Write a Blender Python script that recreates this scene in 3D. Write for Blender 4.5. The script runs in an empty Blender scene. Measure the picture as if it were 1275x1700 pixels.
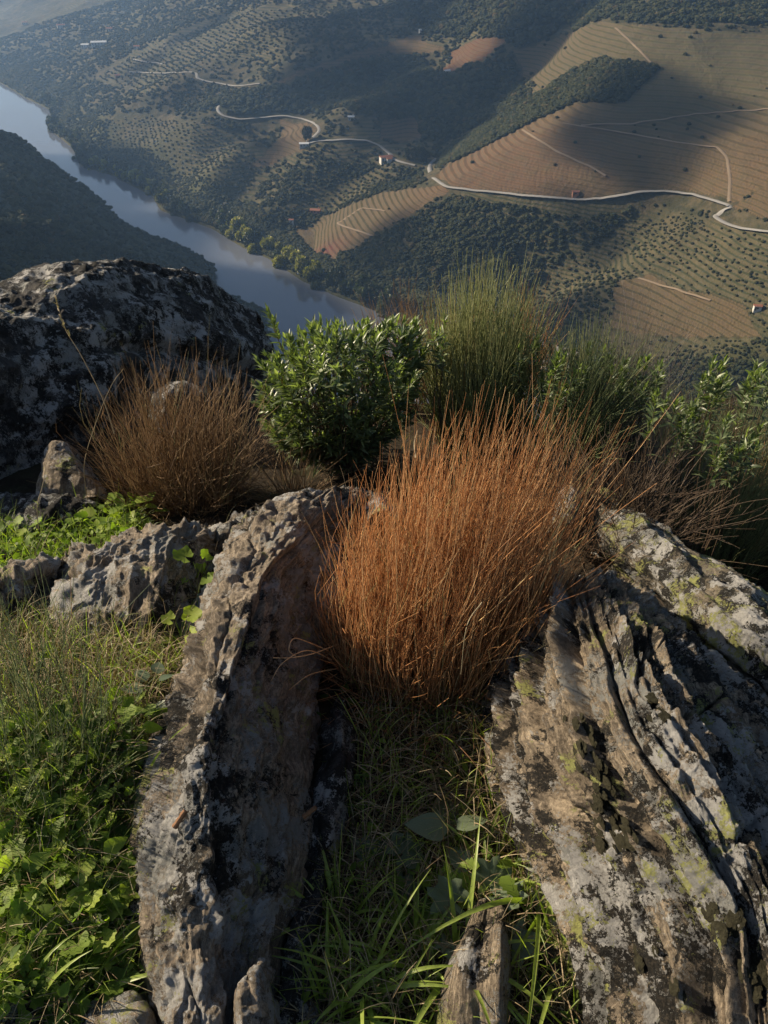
import bpy, math, random
import numpy as np
from mathutils import Vector, Matrix
random.seed(7); rng = np.random.default_rng(7)
SC = bpy.context.scene; COL = SC.collection
R = math.radians

# ------------------------------------------------------------ camera, world, sun
EYE = 1.5; PITCH = 38.0; VF = 66.0
cam = bpy.data.cameras.new('camera'); cam.sensor_fit = 'VERTICAL'; cam.sensor_height = 24
cam.lens = 12/math.tan(R(VF/2)); cam.clip_start = 0.02; cam.clip_end = 20000
co = bpy.data.objects.new('camera', cam); COL.objects.link(co)
co.location = (0, 0, EYE); co.rotation_euler = (R(90-PITCH), 0, 0); SC.camera = co
SUN_AZ, SUN_EL = -70.0, 26.5            # azimuth from +Y, negative to the left
sd = np.array([math.sin(R(SUN_AZ))*math.cos(R(SUN_EL)), math.cos(R(SUN_AZ))*math.cos(R(SUN_EL)), math.sin(R(SUN_EL))])
w = bpy.data.worlds.new('World'); SC.world = w; w.use_nodes = True
wn = w.node_tree; bgn = wn.nodes['Background']; sky = wn.nodes.new('ShaderNodeTexSky')
sky.sky_type = 'NISHITA'; sky.sun_disc = False; sky.sun_elevation = R(SUN_EL); sky.sun_rotation = R(SUN_AZ)
sky.air_density = 1.0; sky.dust_density = 1.5
wn.links.new(sky.outputs[0], bgn.inputs[0]); bgn.inputs[1].default_value = 0.05
sl = bpy.data.lights.new('sun', 'SUN'); sl.energy = 5.0; sl.angle = R(0.55); sl.color = (1.0, 0.84, 0.62)
so = bpy.data.objects.new('sun', sl); COL.objects.link(so)
so.rotation_euler = Vector(sd).to_track_quat('Z', 'Y').to_euler()
SC.view_settings.view_transform = 'Standard'; SC.view_settings.look = 'None'
SC.view_settings.gamma = 1; SC.view_settings.use_curve_mapping = False; SC.view_settings.exposure = 1.05
SC.cycles.max_bounces = 6; SC.cycles.transparent_max_bounces = 12; SC.cycles.volume_bounces = 1

# ------------------------------------------------------------ maths helpers
F = 850/math.tan(R(VF/2)); cp, sp = math.cos(R(PITCH)), math.sin(R(PITCH))
def ray(px, py):
    px = np.asarray(px, float); py = np.asarray(py, float)
    return np.stack([px-637.5, F*cp+(850-py)*sp, -F*sp+(850-py)*cp], -1)
def PZ(px, py, z):                       # where the sight line meets height z
    d = ray(px, py); t = (np.asarray(z, float)-EYE)/d[..., 2]
    return d*t[..., None]+np.array([0, 0, EYE])
def PY(px, py, Y):                       # where the sight line reaches depth Y
    d = ray(px, py); t = np.asarray(Y, float)/d[..., 1]
    return d*t[..., None]+np.array([0, 0, EYE])
def unproj(p):
    p = np.asarray(p, float); x = p[..., 0]; y = p[..., 1]; z = p[..., 2]-EYE
    dep = y*cp-z*sp; up = y*sp+z*cp
    dep = np.where(dep < .01, .01, dep)
    return 637.5+x/dep*F, 850-up/dep*F
def _h(i, j, k, s):
    n = (i.astype(np.int64)*374761393+j.astype(np.int64)*668265263+k.astype(np.int64)*1442695041+s*974634777) & 0xffffffff
    n = ((n ^ (n >> 13))*1274126177) & 0xffffffff
    n = ((n ^ (n >> 16))*2246822519) & 0xffffffff
    return ((n ^ (n >> 15)) & 0xffffff)/float(0xffffff)*2-1
def noise(x, y, z=None, seed=0):
    x = np.asarray(x, float); y = np.asarray(y, float)
    i = np.floor(x); j = np.floor(y); u = x-i; v = y-j
    u = u*u*u*(u*(u*6-15)+10); v = v*v*v*(v*(v*6-15)+10)
    if z is None:
        k = np.zeros_like(i)
        a = _h(i, j, k, seed); b = _h(i+1, j, k, seed); c = _h(i, j+1, k, seed); d = _h(i+1, j+1, k, seed)
        return (a*(1-u)+b*u)*(1-v)+(c*(1-u)+d*u)*v
    z = np.asarray(z, float); k = np.floor(z); q = z-k; q = q*q*(3-2*q); o = 0
    for dk, wk in ((0, 1-q), (1, q)):
        a = _h(i, j, k+dk, seed); b = _h(i+1, j, k+dk, seed); c = _h(i, j+1, k+dk, seed); d = _h(i+1, j+1, k+dk, seed)
        o = o+wk*((a*(1-u)+b*u)*(1-v)+(c*(1-u)+d*u)*v)
    return o
def fbm(x, y, z=None, o=4, seed=0, g=.5):
    s = 0; a = 1; t = 0
    for n in range(o):
        s = s+a*noise(x*2**n+n*17.3, y*2**n-n*9.1, None if z is None else z*2**n+n*3.7, seed+n); t += a; a *= g
    return s/t
def ridge(x, y, z=None, o=4, seed=0):
    s = 0; a = 1; t = 0
    for n in range(o):
        s = s+a*(1-2*np.abs(noise(x*2**n+n*11.3, y*2**n+n*5.9, None if z is None else z*2**n, seed+n))); t += a; a *= .5
    return s/t
def sst(a, b, x):
    t = np.clip((x-a)/(b-a), 0, 1); return t*t*(3-2*t)
def inpoly(x, y, P):
    c = np.zeros(x.shape, bool); n = len(P)
    for i in range(n):
        x0, y0 = P[i][:2]; x1, y1 = P[(i+1) % n][:2]
        if y0 == y1: continue
        m = ((y0 > y) != (y1 > y)) & (x < (x1-x0)*(y-y0)/(y1-y0)+x0); c ^= m
    return c
def crom(P, n):                          # Catmull-Rom along axis 0
    P = np.asarray(P, float); m = len(P)
    t = np.linspace(0, m-1, n); i = np.minimum(t.astype(int), m-2); f = (t-i).reshape((-1,)+(1,)*(P.ndim-1))
    E = np.concatenate([2*P[:1]-P[1:2], P, 2*P[-1:]-P[-2:-1]])
    a, b, c, d = E[i], E[i+1], E[i+2], E[i+3]
    return .5*(2*b+(c-a)*f+(2*a-5*b+4*c-d)*f*f+(3*b-3*c+d-a)*f**3)

# ------------------------------------------------------------ object helpers
def tag(o, label=None, cat=None, group=None, kind=None):
    if label: o['label'] = label
    if cat: o['category'] = cat
    if group: o['group'] = group
    if kind: o['kind'] = kind
    return o
def mesh(name, V, Fc, mats=(), attrs=None, smooth=True, uv=None):
    V = np.asarray(V, np.float32).reshape(-1, 3); Fc = np.asarray(Fc, np.int32); k = Fc.shape[1]
    me = bpy.data.meshes.new(name); me.vertices.add(len(V)); me.vertices.foreach_set('co', V.ravel())
    me.loops.add(Fc.size); me.loops.foreach_set('vertex_index', Fc.ravel())
    me.polygons.add(len(Fc)); me.polygons.foreach_set('loop_start', np.arange(0, Fc.size, k, dtype=np.int32))
    me.polygons.foreach_set('use_smooth', np.full(len(Fc), smooth))
    for m in (mats if isinstance(mats, (list, tuple)) else [mats]): me.materials.append(m)
    for a, val in (attrs or {}).items():
        val = np.asarray(val, np.float32)
        if val.ndim == 1:
            at = me.attributes.new(a, 'FLOAT', 'POINT'); at.data.foreach_set('value', val)
        else:
            at = me.attributes.new(a, 'FLOAT_VECTOR', 'POINT'); at.data.foreach_set('vector', val.ravel())
    me.update(calc_edges=True)
    return me
def link(name, me, parent=None, loc=None):
    o = bpy.data.objects.new(name, me); COL.objects.link(o)
    if parent: o.parent = parent
    if loc is not None: o.location = loc
    return o
def empty(name, loc=(0, 0, 0), rz=0):
    o = bpy.data.objects.new(name, None); o.empty_display_size = .1; COL.objects.link(o); o.location = loc; o.rotation_euler = (0, 0, rz); return o
def gridf(nu, nv):                       # quads of an nv x nu grid (row major, u fastest)
    i = np.arange(nv-1)[:, None]*nu+np.arange(nu-1)[None, :]
    i = i.ravel(); return np.stack([i, i+1, i+nu+1, i+nu], -1)
def tubes(P, Rad, sides=3):              # P (n,k,3)
    n, k, _ = P.shape
    T = np.gradient(P, axis=1); T /= np.linalg.norm(T, axis=2, keepdims=True)+1e-9
    ref = np.where(np.abs(T[..., 2:3]) > .9, np.array([1., 0, 0]), np.array([0, 0, 1.]))
    A = np.cross(T, ref); A /= np.linalg.norm(A, axis=2, keepdims=True)+1e-9; B = np.cross(T, A)
    an = np.arange(sides)/sides*2*np.pi
    V = P[:, :, None]+Rad[:, :, None, None]*(np.cos(an)[None, None, :, None]*A[:, :, None]+np.sin(an)[None, None, :, None]*B[:, :, None])
    i = np.arange(n)[:, None, None]*k*sides+np.arange(k-1)[None, :, None]*sides+np.arange(sides)[None, None, :]
    j = np.arange(n)[:, None, None]*k*sides+np.arange(k-1)[None, :, None]*sides+(np.arange(sides)[None, None, :]+1) % sides
    Fc = np.stack([i, j, j+sides, i+sides], -1).reshape(-1, 4)
    return V.reshape(-1, 3), Fc
def frames(D, roll):                     # matrices with columns (side, dir, normal)
    D = D/(np.linalg.norm(D, axis=-1, keepdims=True)+1e-9)
    up = np.where(np.abs(D[:, 2:3]) > .95, np.array([0, 1., 0]), np.array([0, 0, 1.]))
    S = np.cross(D, up); S /= np.linalg.norm(S, axis=-1, keepdims=True)+1e-9; N = np.cross(S, D)
    c, s = np.cos(roll)[:, None], np.sin(roll)[:, None]
    return np.stack([S*c+N*s, D, N*c-S*s], -1)
def stamp(T, Tf, M, pos, sc):            # template verts by n transforms
    V = np.einsum('nij,mj->nmi', M, T)*np.asarray(sc)[:, None, None]+pos[:, None]
    n, m = len(pos), len(T)
    Fc = (Tf[None]+np.arange(n)[:, None, None]*m).reshape(-1, Tf.shape[1])
    return V.reshape(-1, 3), Fc

# ------------------------------------------------------------ material helpers
class NT:
    def __init__(s, name):
        s.m = bpy.data.materials.new(name); s.m.use_nodes = True; s.t = s.m.node_tree; s.t.nodes.clear()
    def n(s, typ, ins=None, **kw):
        nd = s.t.nodes.new('ShaderNode'+typ)
        for k, v in kw.items(): setattr(nd, k, v)
        for k, v in (ins or {}).items():
            if isinstance(v, bpy.types.NodeSocket): s.t.links.new(v, nd.inputs[k])
            else: nd.inputs[k].default_value = v
        return nd
    def attr(s, name, out='Fac'): return s.n('Attribute', attribute_name=name).outputs[out]
    def noise(s, vec, scale, det=6, rough=.6, dist=0):
        return s.n('TexNoise', {'Vector': vec, 'Scale': scale, 'Detail': det, 'Roughness': rough, 'Distortion': dist}).outputs[0]
    def ramp(s, fac, stops, interp='LINEAR'):
        r = s.n('ValToRGB', {0: fac}); e = r.color_ramp; e.interpolation = interp
        while len(e.elements) < len(stops): e.elements.new(.5)
        for el, (p, c) in zip(e.elements, stops):
            el.position = p; el.color = (c, c, c, 1) if isinstance(c, (int, float)) else (*c, 1)
        return r.outputs[0]
    def mix(s, f, a, b, mode='MIX'):
        nd = s.n('Mix', data_type='RGBA', blend_type=mode)
        for k, v in ((0, f), (6, a), (7, b)):
            if isinstance(v, bpy.types.NodeSocket): s.t.links.new(v, nd.inputs[k])
            elif k == 0: nd.inputs[0].default_value = v
            else: nd.inputs[k].default_value = (*v, 1) if len(v) == 3 else v
        return nd.outputs[2]
    def math(s, op, a, b=0., c=0.):
        nd = s.n('Math', operation=op)
        for k, v in enumerate((a, b, c)):
            if isinstance(v, bpy.types.NodeSocket): s.t.links.new(v, nd.inputs[k])
            else: nd.inputs[k].default_value = v
        return nd.outputs[0]
    def mapping(s, vec, sc): return s.n('Mapping', {'Vector': vec, 'Scale': sc}).outputs[0]
    def bump(s, h, dist, st=1., nrm=None):
        i = {'Height': h, 'Distance': dist, 'Strength': st}
        if nrm is not None: i['Normal'] = nrm
        return s.n('Bump', i).outputs[0]
    def out(s, sh, vol=False):
        o = s.n('OutputMaterial'); s.t.links.new(sh, o.inputs[1 if vol else 0]); return s.m
    def bsdf(s, col, rough=.8, nrm=None, spec=.3, **kw):
        i = {'Base Color': col if isinstance(col, bpy.types.NodeSocket) else (*col, 1), 'Roughness': rough, 'Specular IOR Level': spec}
        if nrm is not None: i['Normal'] = nrm
        i.update(kw)
        return s.n('BsdfPrincipled', i).outputs[0]

def plain(name, col, rough=.8, var=.25, sc=8., spec=.3):
    m = NT(name); c = m.n('TexCoord').outputs['Object']; f = m.noise(c, sc)
    k = m.ramp(f, [(.3, tuple(x*(1-var) for x in col)), (.7, tuple(min(1, x*(1+var)) for x in col))])
    return m.out(m.bsdf(k, rough, None, spec))
def stem_mat(name, stops, rough=.6):
    m = NT(name); t = m.attr('tint'); c = m.ramp(t, stops)
    f = m.noise(m.n('TexCoord').outputs['Object'], 60., 3)
    c = m.mix(m.ramp(f, [(.35, 0.), (.75, .55)]), c, (.05, .032, .02))
    return m.out(m.bsdf(c, rough, None, .25))
def leaf_mat(name, stops, trans=.35, rough=.5, spec=.3, tcol=1.0):
    m = NT(name); t = m.attr('tint'); c = m.ramp(t, stops)
    f = m.noise(m.n('TexCoord').outputs['Object'], 90., 4)
    c = m.mix(1., c, m.ramp(f, [(.3, .72), (.7, 1.15)]), 'MULTIPLY')
    b = m.bsdf(c, rough, None, spec)
    tr = m.n('BsdfTranslucent', {0: m.mix(1., c, (1.5*tcol, 1.75*tcol, .5*tcol), 'MULTIPLY')}).outputs[0]
    return m.out(m.n('MixShader', {0: trans, 1: b, 2: tr}).outputs[0])

# ============================================================ THE VALLEY
H = 240.0; WL = EYE-H
def hz(h): return WL+h
AZc = np.concatenate([-np.geomspace(75, 35, 24)[:-1], np.linspace(-34, 34, 900), np.geomspace(35, 75, 24)[1:]])
RR = np.concatenate([np.geomspace(150, 2400, 860), np.geomspace(2400, 5200, 60)[1:]])
nA, nR = len(AZc), len(RR)
AA, RG = np.meshgrid(np.radians(AZc), RR)
GX = RG*np.sin(AA); GY = RG*np.cos(AA)
# control points of the far slope: pixel column, row, height over the river
CT = [(1275,650,30),(1275,500,55),(1275,400,75),(1275,300,95),(1275,200,115),(1275,100,140),(1275,0,165),
 (1130,600,22),(1130,450,48),(1130,330,78),(1130,200,108),(1130,100,138),(1130,0,168),
 (1000,600,16),(1000,500,30),(1000,400,50),(1000,330,72),(1000,250,92),(1000,170,113),(1000,100,133),(1000,0,164),
 (870,560,10),(870,450,22),(870,330,62),(870,250,84),(870,160,100),(870,80,122),(870,0,152),
 (740,520,4),(740,430,24),(740,320,54),(740,250,62),(740,170,82),(740,100,106),(740,0,142),
 (620,470,8),(620,400,22),(620,330,34),(620,260,50),(620,200,66),(620,120,92),(620,60,110),(620,0,130),
 (500,420,4),(500,370,14),(500,340,22),(500,300,30),(500,240,48),(500,190,58),(500,130,84),(500,60,110),(500,0,126),
 (400,380,6),(400,320,22),(400,260,36),(400,200,50),(400,140,66),(400,70,88),(400,0,112),
 (300,330,5),(300,300,14),(300,250,32),(300,200,44),(300,140,58),(300,80,74),(300,40,88),(300,0,102),
 (200,270,6),(200,210,26),(200,150,38),(200,90,54),(200,40,68),(200,0,80),
 (100,210,4),(100,180,12),(100,130,26),(100,90,38),(100,60,45),(100,30,54),(100,0,62),
 (0,115,8),(0,80,22),(0,40,34),(0,0,46),(-150,60,10),(-150,20,25)]
C3 = np.array([PZ(a, b, hz(c)) for a, b, c in CT])
cx, cy, ch = list(C3[:, 0]), list(C3[:, 1]), [c[2] for c in CT]
for az, r_, h_ in ((-60,2600,120),(-40,2700,120),(-25,3300,130),(-25,4600,330),(-12,3000,215),(0,2300,300),(12,1900,330),(25,1700,300),(40,1500,240),(60,1300,220),
                   (-50,4600,330),(0,4600,360),(25,4600,400),(50,4600,300),(45,700,120),(60,600,90),(40,450,60),(-12,4700,340),(12,3200,380),(-30,2500,100)):
    cx.append(r_*math.sin(R(az))); cy.append(r_*math.cos(R(az))); ch.append(h_)
cx, cy, ch = map(np.array, (cx, cy, ch)); S_ = 500.
def kern(d2): return .5*d2*np.log(d2+1e-6)
def tps_fit():
    n = len(cx); D = ((cx[:, None]-cx)**2+(cy[:, None]-cy)**2)/S_**2
    A = np.zeros((n+3, n+3)); A[:n, :n] = kern(D)+np.eye(n)*2e-4; Pm = np.stack([np.ones(n), cx/S_, cy/S_], 1)
    A[:n, n:] = Pm; A[n:, :n] = Pm.T
    return np.linalg.solve(A, np.concatenate([ch, [0, 0, 0]]))
TW = tps_fit()
def tps(x, y):
    o = TW[-3]+TW[-2]*x/S_+TW[-1]*y/S_
    for i in range(len(cx)): o = o+TW[i]*kern(((x-cx[i])**2+(y-cy[i])**2)/S_**2)
    return o
def pline_dist(x, y, P):                # distance, signed side, parameter
    best = np.full(x.shape, 1e18); side = np.zeros(x.shape); par = np.zeros(x.shape)
    for i in range(len(P)-1):
        ax, ay = P[i]; bx, by = P[i+1]; dx, dy = bx-ax, by-ay; L = dx*dx+dy*dy
        t = np.clip(((x-ax)*dx+(y-ay)*dy)/L, 0, 1); ex = x-ax-t*dx; ey = y-ay-t*dy; d = ex*ex+ey*ey
        m = d < best; best = np.where(m, d, best)
        side = np.where(m, np.sign(dx*(y-ay)-dy*(x-ax)), side); par = np.where(m, i+t, par)
    return np.sqrt(best), side, par
BANKPX = [(-260,60),(-120,110),(0,138),(45,165),(85,184),(80,215),(118,245),(132,276),(185,292),(250,325),(266,350),(350,380),(400,411),(440,428),(500,467),(560,494),(620,516),(760,590),(1000,690),(1275,740),(1600,800)]
BANK = np.array([PZ(a, b, WL) for a, b in BANKPX])[:, :2]
bd, bs, bp = pline_dist(GX, GY, BANK)    # side<0: far side of the polyline
far = bs > 0
hT = tps(GX, GY)
rel = 0.6+0.4*sst(100, 500, bd)
nz = 11*fbm(GX/260, GY/260, o=3, seed=3)+4.5*ridge(GX/120, GY/120, o=3, seed=9)-1.5
nz = nz*sst(900, 1400, RG)*1.3+nz*.8+1.2*fbm(GX/30, GY/30, o=3, seed=5)
# gullies and spurs of the far slope
def carve(px, depth, width):
    W = []
    for a, b, h_ in px: W.append(PZ(a, b, hz(h_))[:2])
    d, _, _ = pline_dist(GX, GY, np.array(W)); return depth*np.exp(-(d/width)**2)
cv = -carve([(640,510,2),(760,500,10),(860,475,20),(960,420,40),(1080,345,70)], 20, 28)
cv -= carve([(690,270,50),(780,200,70),(880,140,95),(980,60,130),(1060,0,160)], 20, 34)
cv -= carve([(470,400,8),(560,300,34),(680,180,78),(760,80,105)], 17, 30)
cv -= carve([(400,300,30),(480,200,60),(620,130,90),(720,40,120)], 16, 32)
cv -= carve([(170,300,4),(330,260,30),(480,180,60),(700,60,120)], 16, 34)
cv += carve([(330,330,14),(420,240,45),(560,150,84)], 12, 36)
cv += carve([(150,220,16),(300,150,56),(420,90,85)], 14, 50)
h = hT+nz*rel+cv
k = sst(0, 38, bd)
hf = 1.0+np.maximum(h, 2)*k+1.2*np.clip(bd/10, 0, 1)
hn = np.where(bd < 100, -5., np.minimum((bd-100)*.38, 100)+3*fbm(GX/30, GY/30, o=4, seed=8)*sst(100, 150, bd))
hn = np.where((RG > 1300) & (bd > 100), np.minimum((bd-100)*.45, 250), hn)
HB = np.where(far, hf, hn)
HB = np.where(far & (bd < 3), -1+bd, HB)
def hsamp(A, x, y):
    a = np.degrees(np.arctan2(x, y)); r = np.hypot(x, y)
    i = np.clip(np.interp(a, AZc, np.arange(nA)), 0, nA-1.001); j = np.clip(np.interp(r, RR, np.arange(nR)), 0, nR-1.001)
    i0 = i.astype(int); j0 = j.astype(int); u = i-i0; v = j-j0
    return (A[j0, i0]*(1-u)+A[j0, i0+1]*u)*(1-v)+(A[j0+1, i0]*(1-u)+A[j0+1, i0+1]*u)*v
def TP(px, py):                          # sight line to the terrain
    d = ray(px, py); d = d/np.hypot(d[..., 0], d[..., 1])[..., None]
    d = np.atleast_2d(d); rs = np.geomspace(330, 4500, 2600)
    X = d[:, 0:1]*rs; Y = d[:, 1:2]*rs; Z = EYE+d[:, 2:3]*rs
    G = hz(hsamp(HB, X, Y)); hit = Z <= np.maximum(G, WL)
    j = np.where(hit.any(1), hit.argmax(1), len(rs)-1); q = np.arange(len(d))
    return np.stack([X[q, j], Y[q, j], np.maximum(G[q, j], WL)], -1)
def dens(P, step=14):
    o = []
    for i in range(len(P)-1):
        n = max(1, int(math.hypot(P[i+1][0]-P[i][0], P[i+1][1]-P[i][1])/step))
        for t in range(n): o.append([P[i][0]+(P[i+1][0]-P[i][0])*t/n, P[i][1]+(P[i+1][1]-P[i][1])*t/n])
    o.append(list(P[-1])); return np.array(o)
def wpoly(P):
    D = dens(list(P)+[P[0]], 25)[:-1]; return TP(D[:, 0], D[:, 1])[:, :2]
VINE = [  # polygon, terrace step in metres, soil/vine colours
 ([(850,84),(1000,36),(1150,48),(1290,58),(1400,60),(1400,300),(1275,300),(1210,340),(1130,316),(1060,316),(1000,331),(940,330),(750,312),(722,292),(742,272),(860,215),(900,170)], 2.74, (0.102,0.072,0.038), (0.043,0.042,0.016)),
 ([(492,380),(505,405),(548,434),(622,392),(745,318),(735,308),(640,318),(570,345)], 2.05, (0.107,0.076,0.040), (0.050,0.045,0.018)),
 ([(733,123),(750,84),(793,64),(842,66),(792,106)], 2.36, (0.117,0.061,0.031), (0.077,0.034,0.016)),
 ([(630,84),(672,60),(700,58),(705,72),(748,82),(700,92)], 2.36, (0.112,0.074,0.035), (0.061,0.045,0.018)),
 ([(466,196),(512,203),(528,216),(500,250),(440,278),(405,275),(460,235)], 2.36, (0.112,0.074,0.038), (0.061,0.042,0.018)),
 ([(1020,470),(1075,455),(1120,478),(1240,508),(1255,560),(1110,562),(1012,548)], 2.36, (0.107,0.076,0.040), (0.050,0.042,0.020)),
 ([(640,203),(680,190),(700,205),(700,228),(670,236),(632,232)], 2.36, (0.102,0.065,0.035), (0.046,0.034,0.018)),
 ([(440,146),(545,118),(650,82),(690,58),(600,84),(480,124)], 2.58, (0.102,0.065,0.031), (0.061,0.042,0.018)),
 ([(1230,330),(1290,285),(1400,290),(1400,380),(1290,375),(1205,345)], 2.20, (0.096,0.067,0.035), (0.040,0.040,0.018)),
 ([(570,300),(640,275),(640,300),(560,345),(450,350)], 2.43, (0.064,0.057,0.026), (0.025,0.029,0.013)),
]
WOOD = [[(905,150),(960,170),(1035,170),(1094,113),(1000,97),(950,118)], [(722,262),(905,150),(960,168),(860,215),(745,274)],
        [(560,436),(640,505),(760,520),(860,482),(900,452),(860,440),(740,470),(640,450)],
        [(640,0),(1275,0),(1275,40),(1000,32),(860,82),(790,60),(700,52)],
        [(560,110),(700,95),(735,125),(850,90),(860,170),(720,250),(640,190),(560,180)],
        [(300,180),(430,150),(560,120),(560,180),(440,195),(380,190)]]
OPEN = [[(120,195),(250,185),(360,210),(450,260),(420,335),(320,325),(180,275)], [(140,130),(300,50),(420,10),(560,5),(520,60),(380,115),(240,155)],
        [(880,470),(1090,340),(1290,395),(1290,600),(1000,600)]]
BIGB = [(556,436),(620,400),(760,322),(900,335),(1065,335),(1000,400),(900,455),(860,484),(760,520),(640,505)]
VW = [(wpoly(p), a, b, c) for p, a, b, c in VINE]; WW = [wpoly(p) for p in WOOD]; OW = [wpoly(p) for p in OPEN]; BW = wpoly(BIGB)
fx, fy = GX.ravel(), GY.ravel(); HBr = HB.ravel().copy(); nT = len(fx)
wob = 9*fbm(fx/25, fy/25, o=3, seed=31)
vine = np.zeros(nT); phase = np.zeros(nT); soil = np.zeros((nT, 3)); vcol = np.zeros((nT, 3)); wood = np.zeros(nT)
Hs = HBr-1.0*fbm(fx/30, fy/30, o=3, seed=5)
for P, dz, c1, c2 in VW:
    m = inpoly(fx+wob*.55, fy-wob*.5, P) & far.ravel() & (vine == 0)
    vine[m] = 1; phase[m] = (Hs[m]+.5*fbm(fx[m]/70, fy[m]/70, seed=77))/dz; soil[m] = c1; vcol[m] = c2
for P in WW: wood[inpoly(fx+wob, fy+wob, P)] = 1
wf = (wood > 0) & (np.isin(np.arange(nT), np.where(inpoly(fx, fy, WW[0]) | inpoly(fx, fy, WW[1]))[0]))
vine[wf] = 0
wood[vine > 0] = 0
# reddish and greenish vineyard patches (real colours of the autumn vines and soil)
def patch(px, py, rad, colr, amt):
    c = TP([px], [py])[0]; d = np.hypot(fx-c[0], fy-c[1])/rad; q = amt*np.exp(-d*d)*vine
    for A, s in ((soil, 1.0), (vcol, .7)): A += (np.array(colr)*s-A)*q[:, None]
patch(900, 230, 70, (0.165,0.074,0.040), .9); patch(800, 285, 50, (0.136,0.077,0.043), .55); patch(990, 185, 50, (0.143,0.084,0.046), .55)
patch(540, 418, 18, (0.124,0.043,0.031), .9); patch(1150, 90, 120, (0.093,0.087,0.043), .8); patch(1250, 260, 60, (0.136,0.081,0.043), .6)
patch(900, 300, 45, (0.124,0.074,0.043), .5); patch(1100, 150, 90, (0.093,0.081,0.040), .6)
fr = phase-np.floor(phase)
HF = HBr+vine*np.where(fr < .72, (.72-fr)*.0-(fr-.36)*.9, (fr-.86)*3.0)*1.35
HF += (1-vine)*.5*fbm(fx/7, fy/7, o=2, seed=12)*far.ravel()
terr = (1-vine)*(1-wood)*sst(-.25, .1, fbm(fx/110, fy/110, o=2, seed=33)+.25*np.maximum.reduce([inpoly(fx, fy, P) for P in OW]).astype(float))*far.ravel()*sst(25, 60, bd.ravel())
phase = np.where(vine > 0, phase, (Hs+.8*fbm(fx/60, fy/60, seed=78))/2.3); fr2 = phase-np.floor(phase)
HF += terr*np.where(fr2 < .7, -(fr2-.35)*.8, (fr2-.85)*2.0)*.9
wx, wy, wz = fx, fy, hz(HF)
bdf = bd.ravel()
yg = np.exp(-((bdf-22)/26)**2)*far.ravel()
tv = np.stack([wx, wy, wz], -1)
m = NT('hillside_soil_and_scrub')
geo = m.n('NewGeometry').outputs['Position']
n1 = m.noise(geo, .016, 8, .68); n2 = m.noise(geo, .11, 7, .7); n3 = m.noise(geo, .6, 4, .7)
wild = m.ramp(n1, [(.32, (0.043,0.042,0.023)), (.47, (0.090,0.072,0.042)), (.56, (0.054,0.050,0.027)), (.7, (0.101,0.078,0.047))])
wild = m.mix(m.ramp(n2, [(.42, 0.), (.6, .9)]), wild, (0.030,0.032,0.017))
wild = m.mix(m.ramp(n3, [(.62, 0.), (.75, .7)]), wild, (0.122,0.097,0.068))
wild = m.mix(m.attr('green'), wild, (0.054,0.061,0.020))
wild = m.mix(m.math('MULTIPLY', m.attr('terr'), .55), wild, (.105,.088,.048))
sph = m.math('FRACT', m.attr('phase')); wst = m.ramp(m.math('ADD', sph, m.math('MULTIPLY', m.math('SUBTRACT', n3, .5), .3)), [(.1, 0.), (.25, 1.), (.5, 1.), (.66, 0.)])
wild = m.mix(m.math('MULTIPLY', m.math('MULTIPLY', wst, m.attr('terr')), .9), wild, (.036,.042,.020))
wild = m.mix(m.attr('wood'), wild, (.030,.036,.020))
ph = m.math('FRACT', m.attr('phase'))
jit = m.math('MULTIPLY', m.math('SUBTRACT', n3, .5), .10)
st = m.ramp(m.math('ADD', ph, jit), [(.12, 0.), (.2, 1.), (.48, 1.), (.58, 0.)])
st = m.math('MULTIPLY', st, m.ramp(n2, [(.35, .55), (.6, 1.)]))
vm = m.mix(st, m.attr('soil', 'Vector'), m.attr('vcol', 'Vector'))
ris = m.ramp(ph, [(.70, 0.), (.76, 1.), (.96, 1.), (1., 0.)])
vm = m.mix(m.math('MULTIPLY', ris, .55), vm, (.085,.062,.04))
vm = m.mix(m.ramp(n2, [(.4, 0.), (.75, .45)]), vm, (.07,.07,.04))
colr = m.mix(m.attr('vine'), wild, vm)
bm_ = m.bump(m.math('ADD', n2, m.math('MULTIPLY', n3, .5)), 1.6, .9)
M_hill = m.out(m.bsdf(colr, .95, bm_, .1))
me = mesh('hillside', tv, gridf(nA, nR)[:, ::-1], M_hill, dict(vine=vine, phase=phase, soil=soil, vcol=vcol, wood=wood*.7, green=yg*.6, terr=terr), True)
tag(link('hills', me), kind='structure')
HFg = HF.reshape(nR, nA)

# river
m = NT('river_water'); g = m.n('NewGeometry').outputs['Position']
nn = m.noise(m.mapping(g, (.35, .35, .35)), .6, 4, .55); n0 = m.noise(g, .008, 3, .5)
bmp = m.bump(nn, .35, .10)
M_water = m.out(m.bsdf(m.mix(n0, (.105,.115,.14), (.135,.145,.17)), m.ramp(n0, [(.35, .05), (.65, .16)]), bmp, .5, IOR=1.33))
xs = np.linspace(-2600, 1500, 30); ys = np.linspace(120, 3600, 30); X_, Y_ = np.meshgrid(xs, ys)
tag(link('river', mesh('river', np.stack([X_, Y_, X_*0+WL], -1), gridf(30, 30), M_water)), kind='structure')

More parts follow.
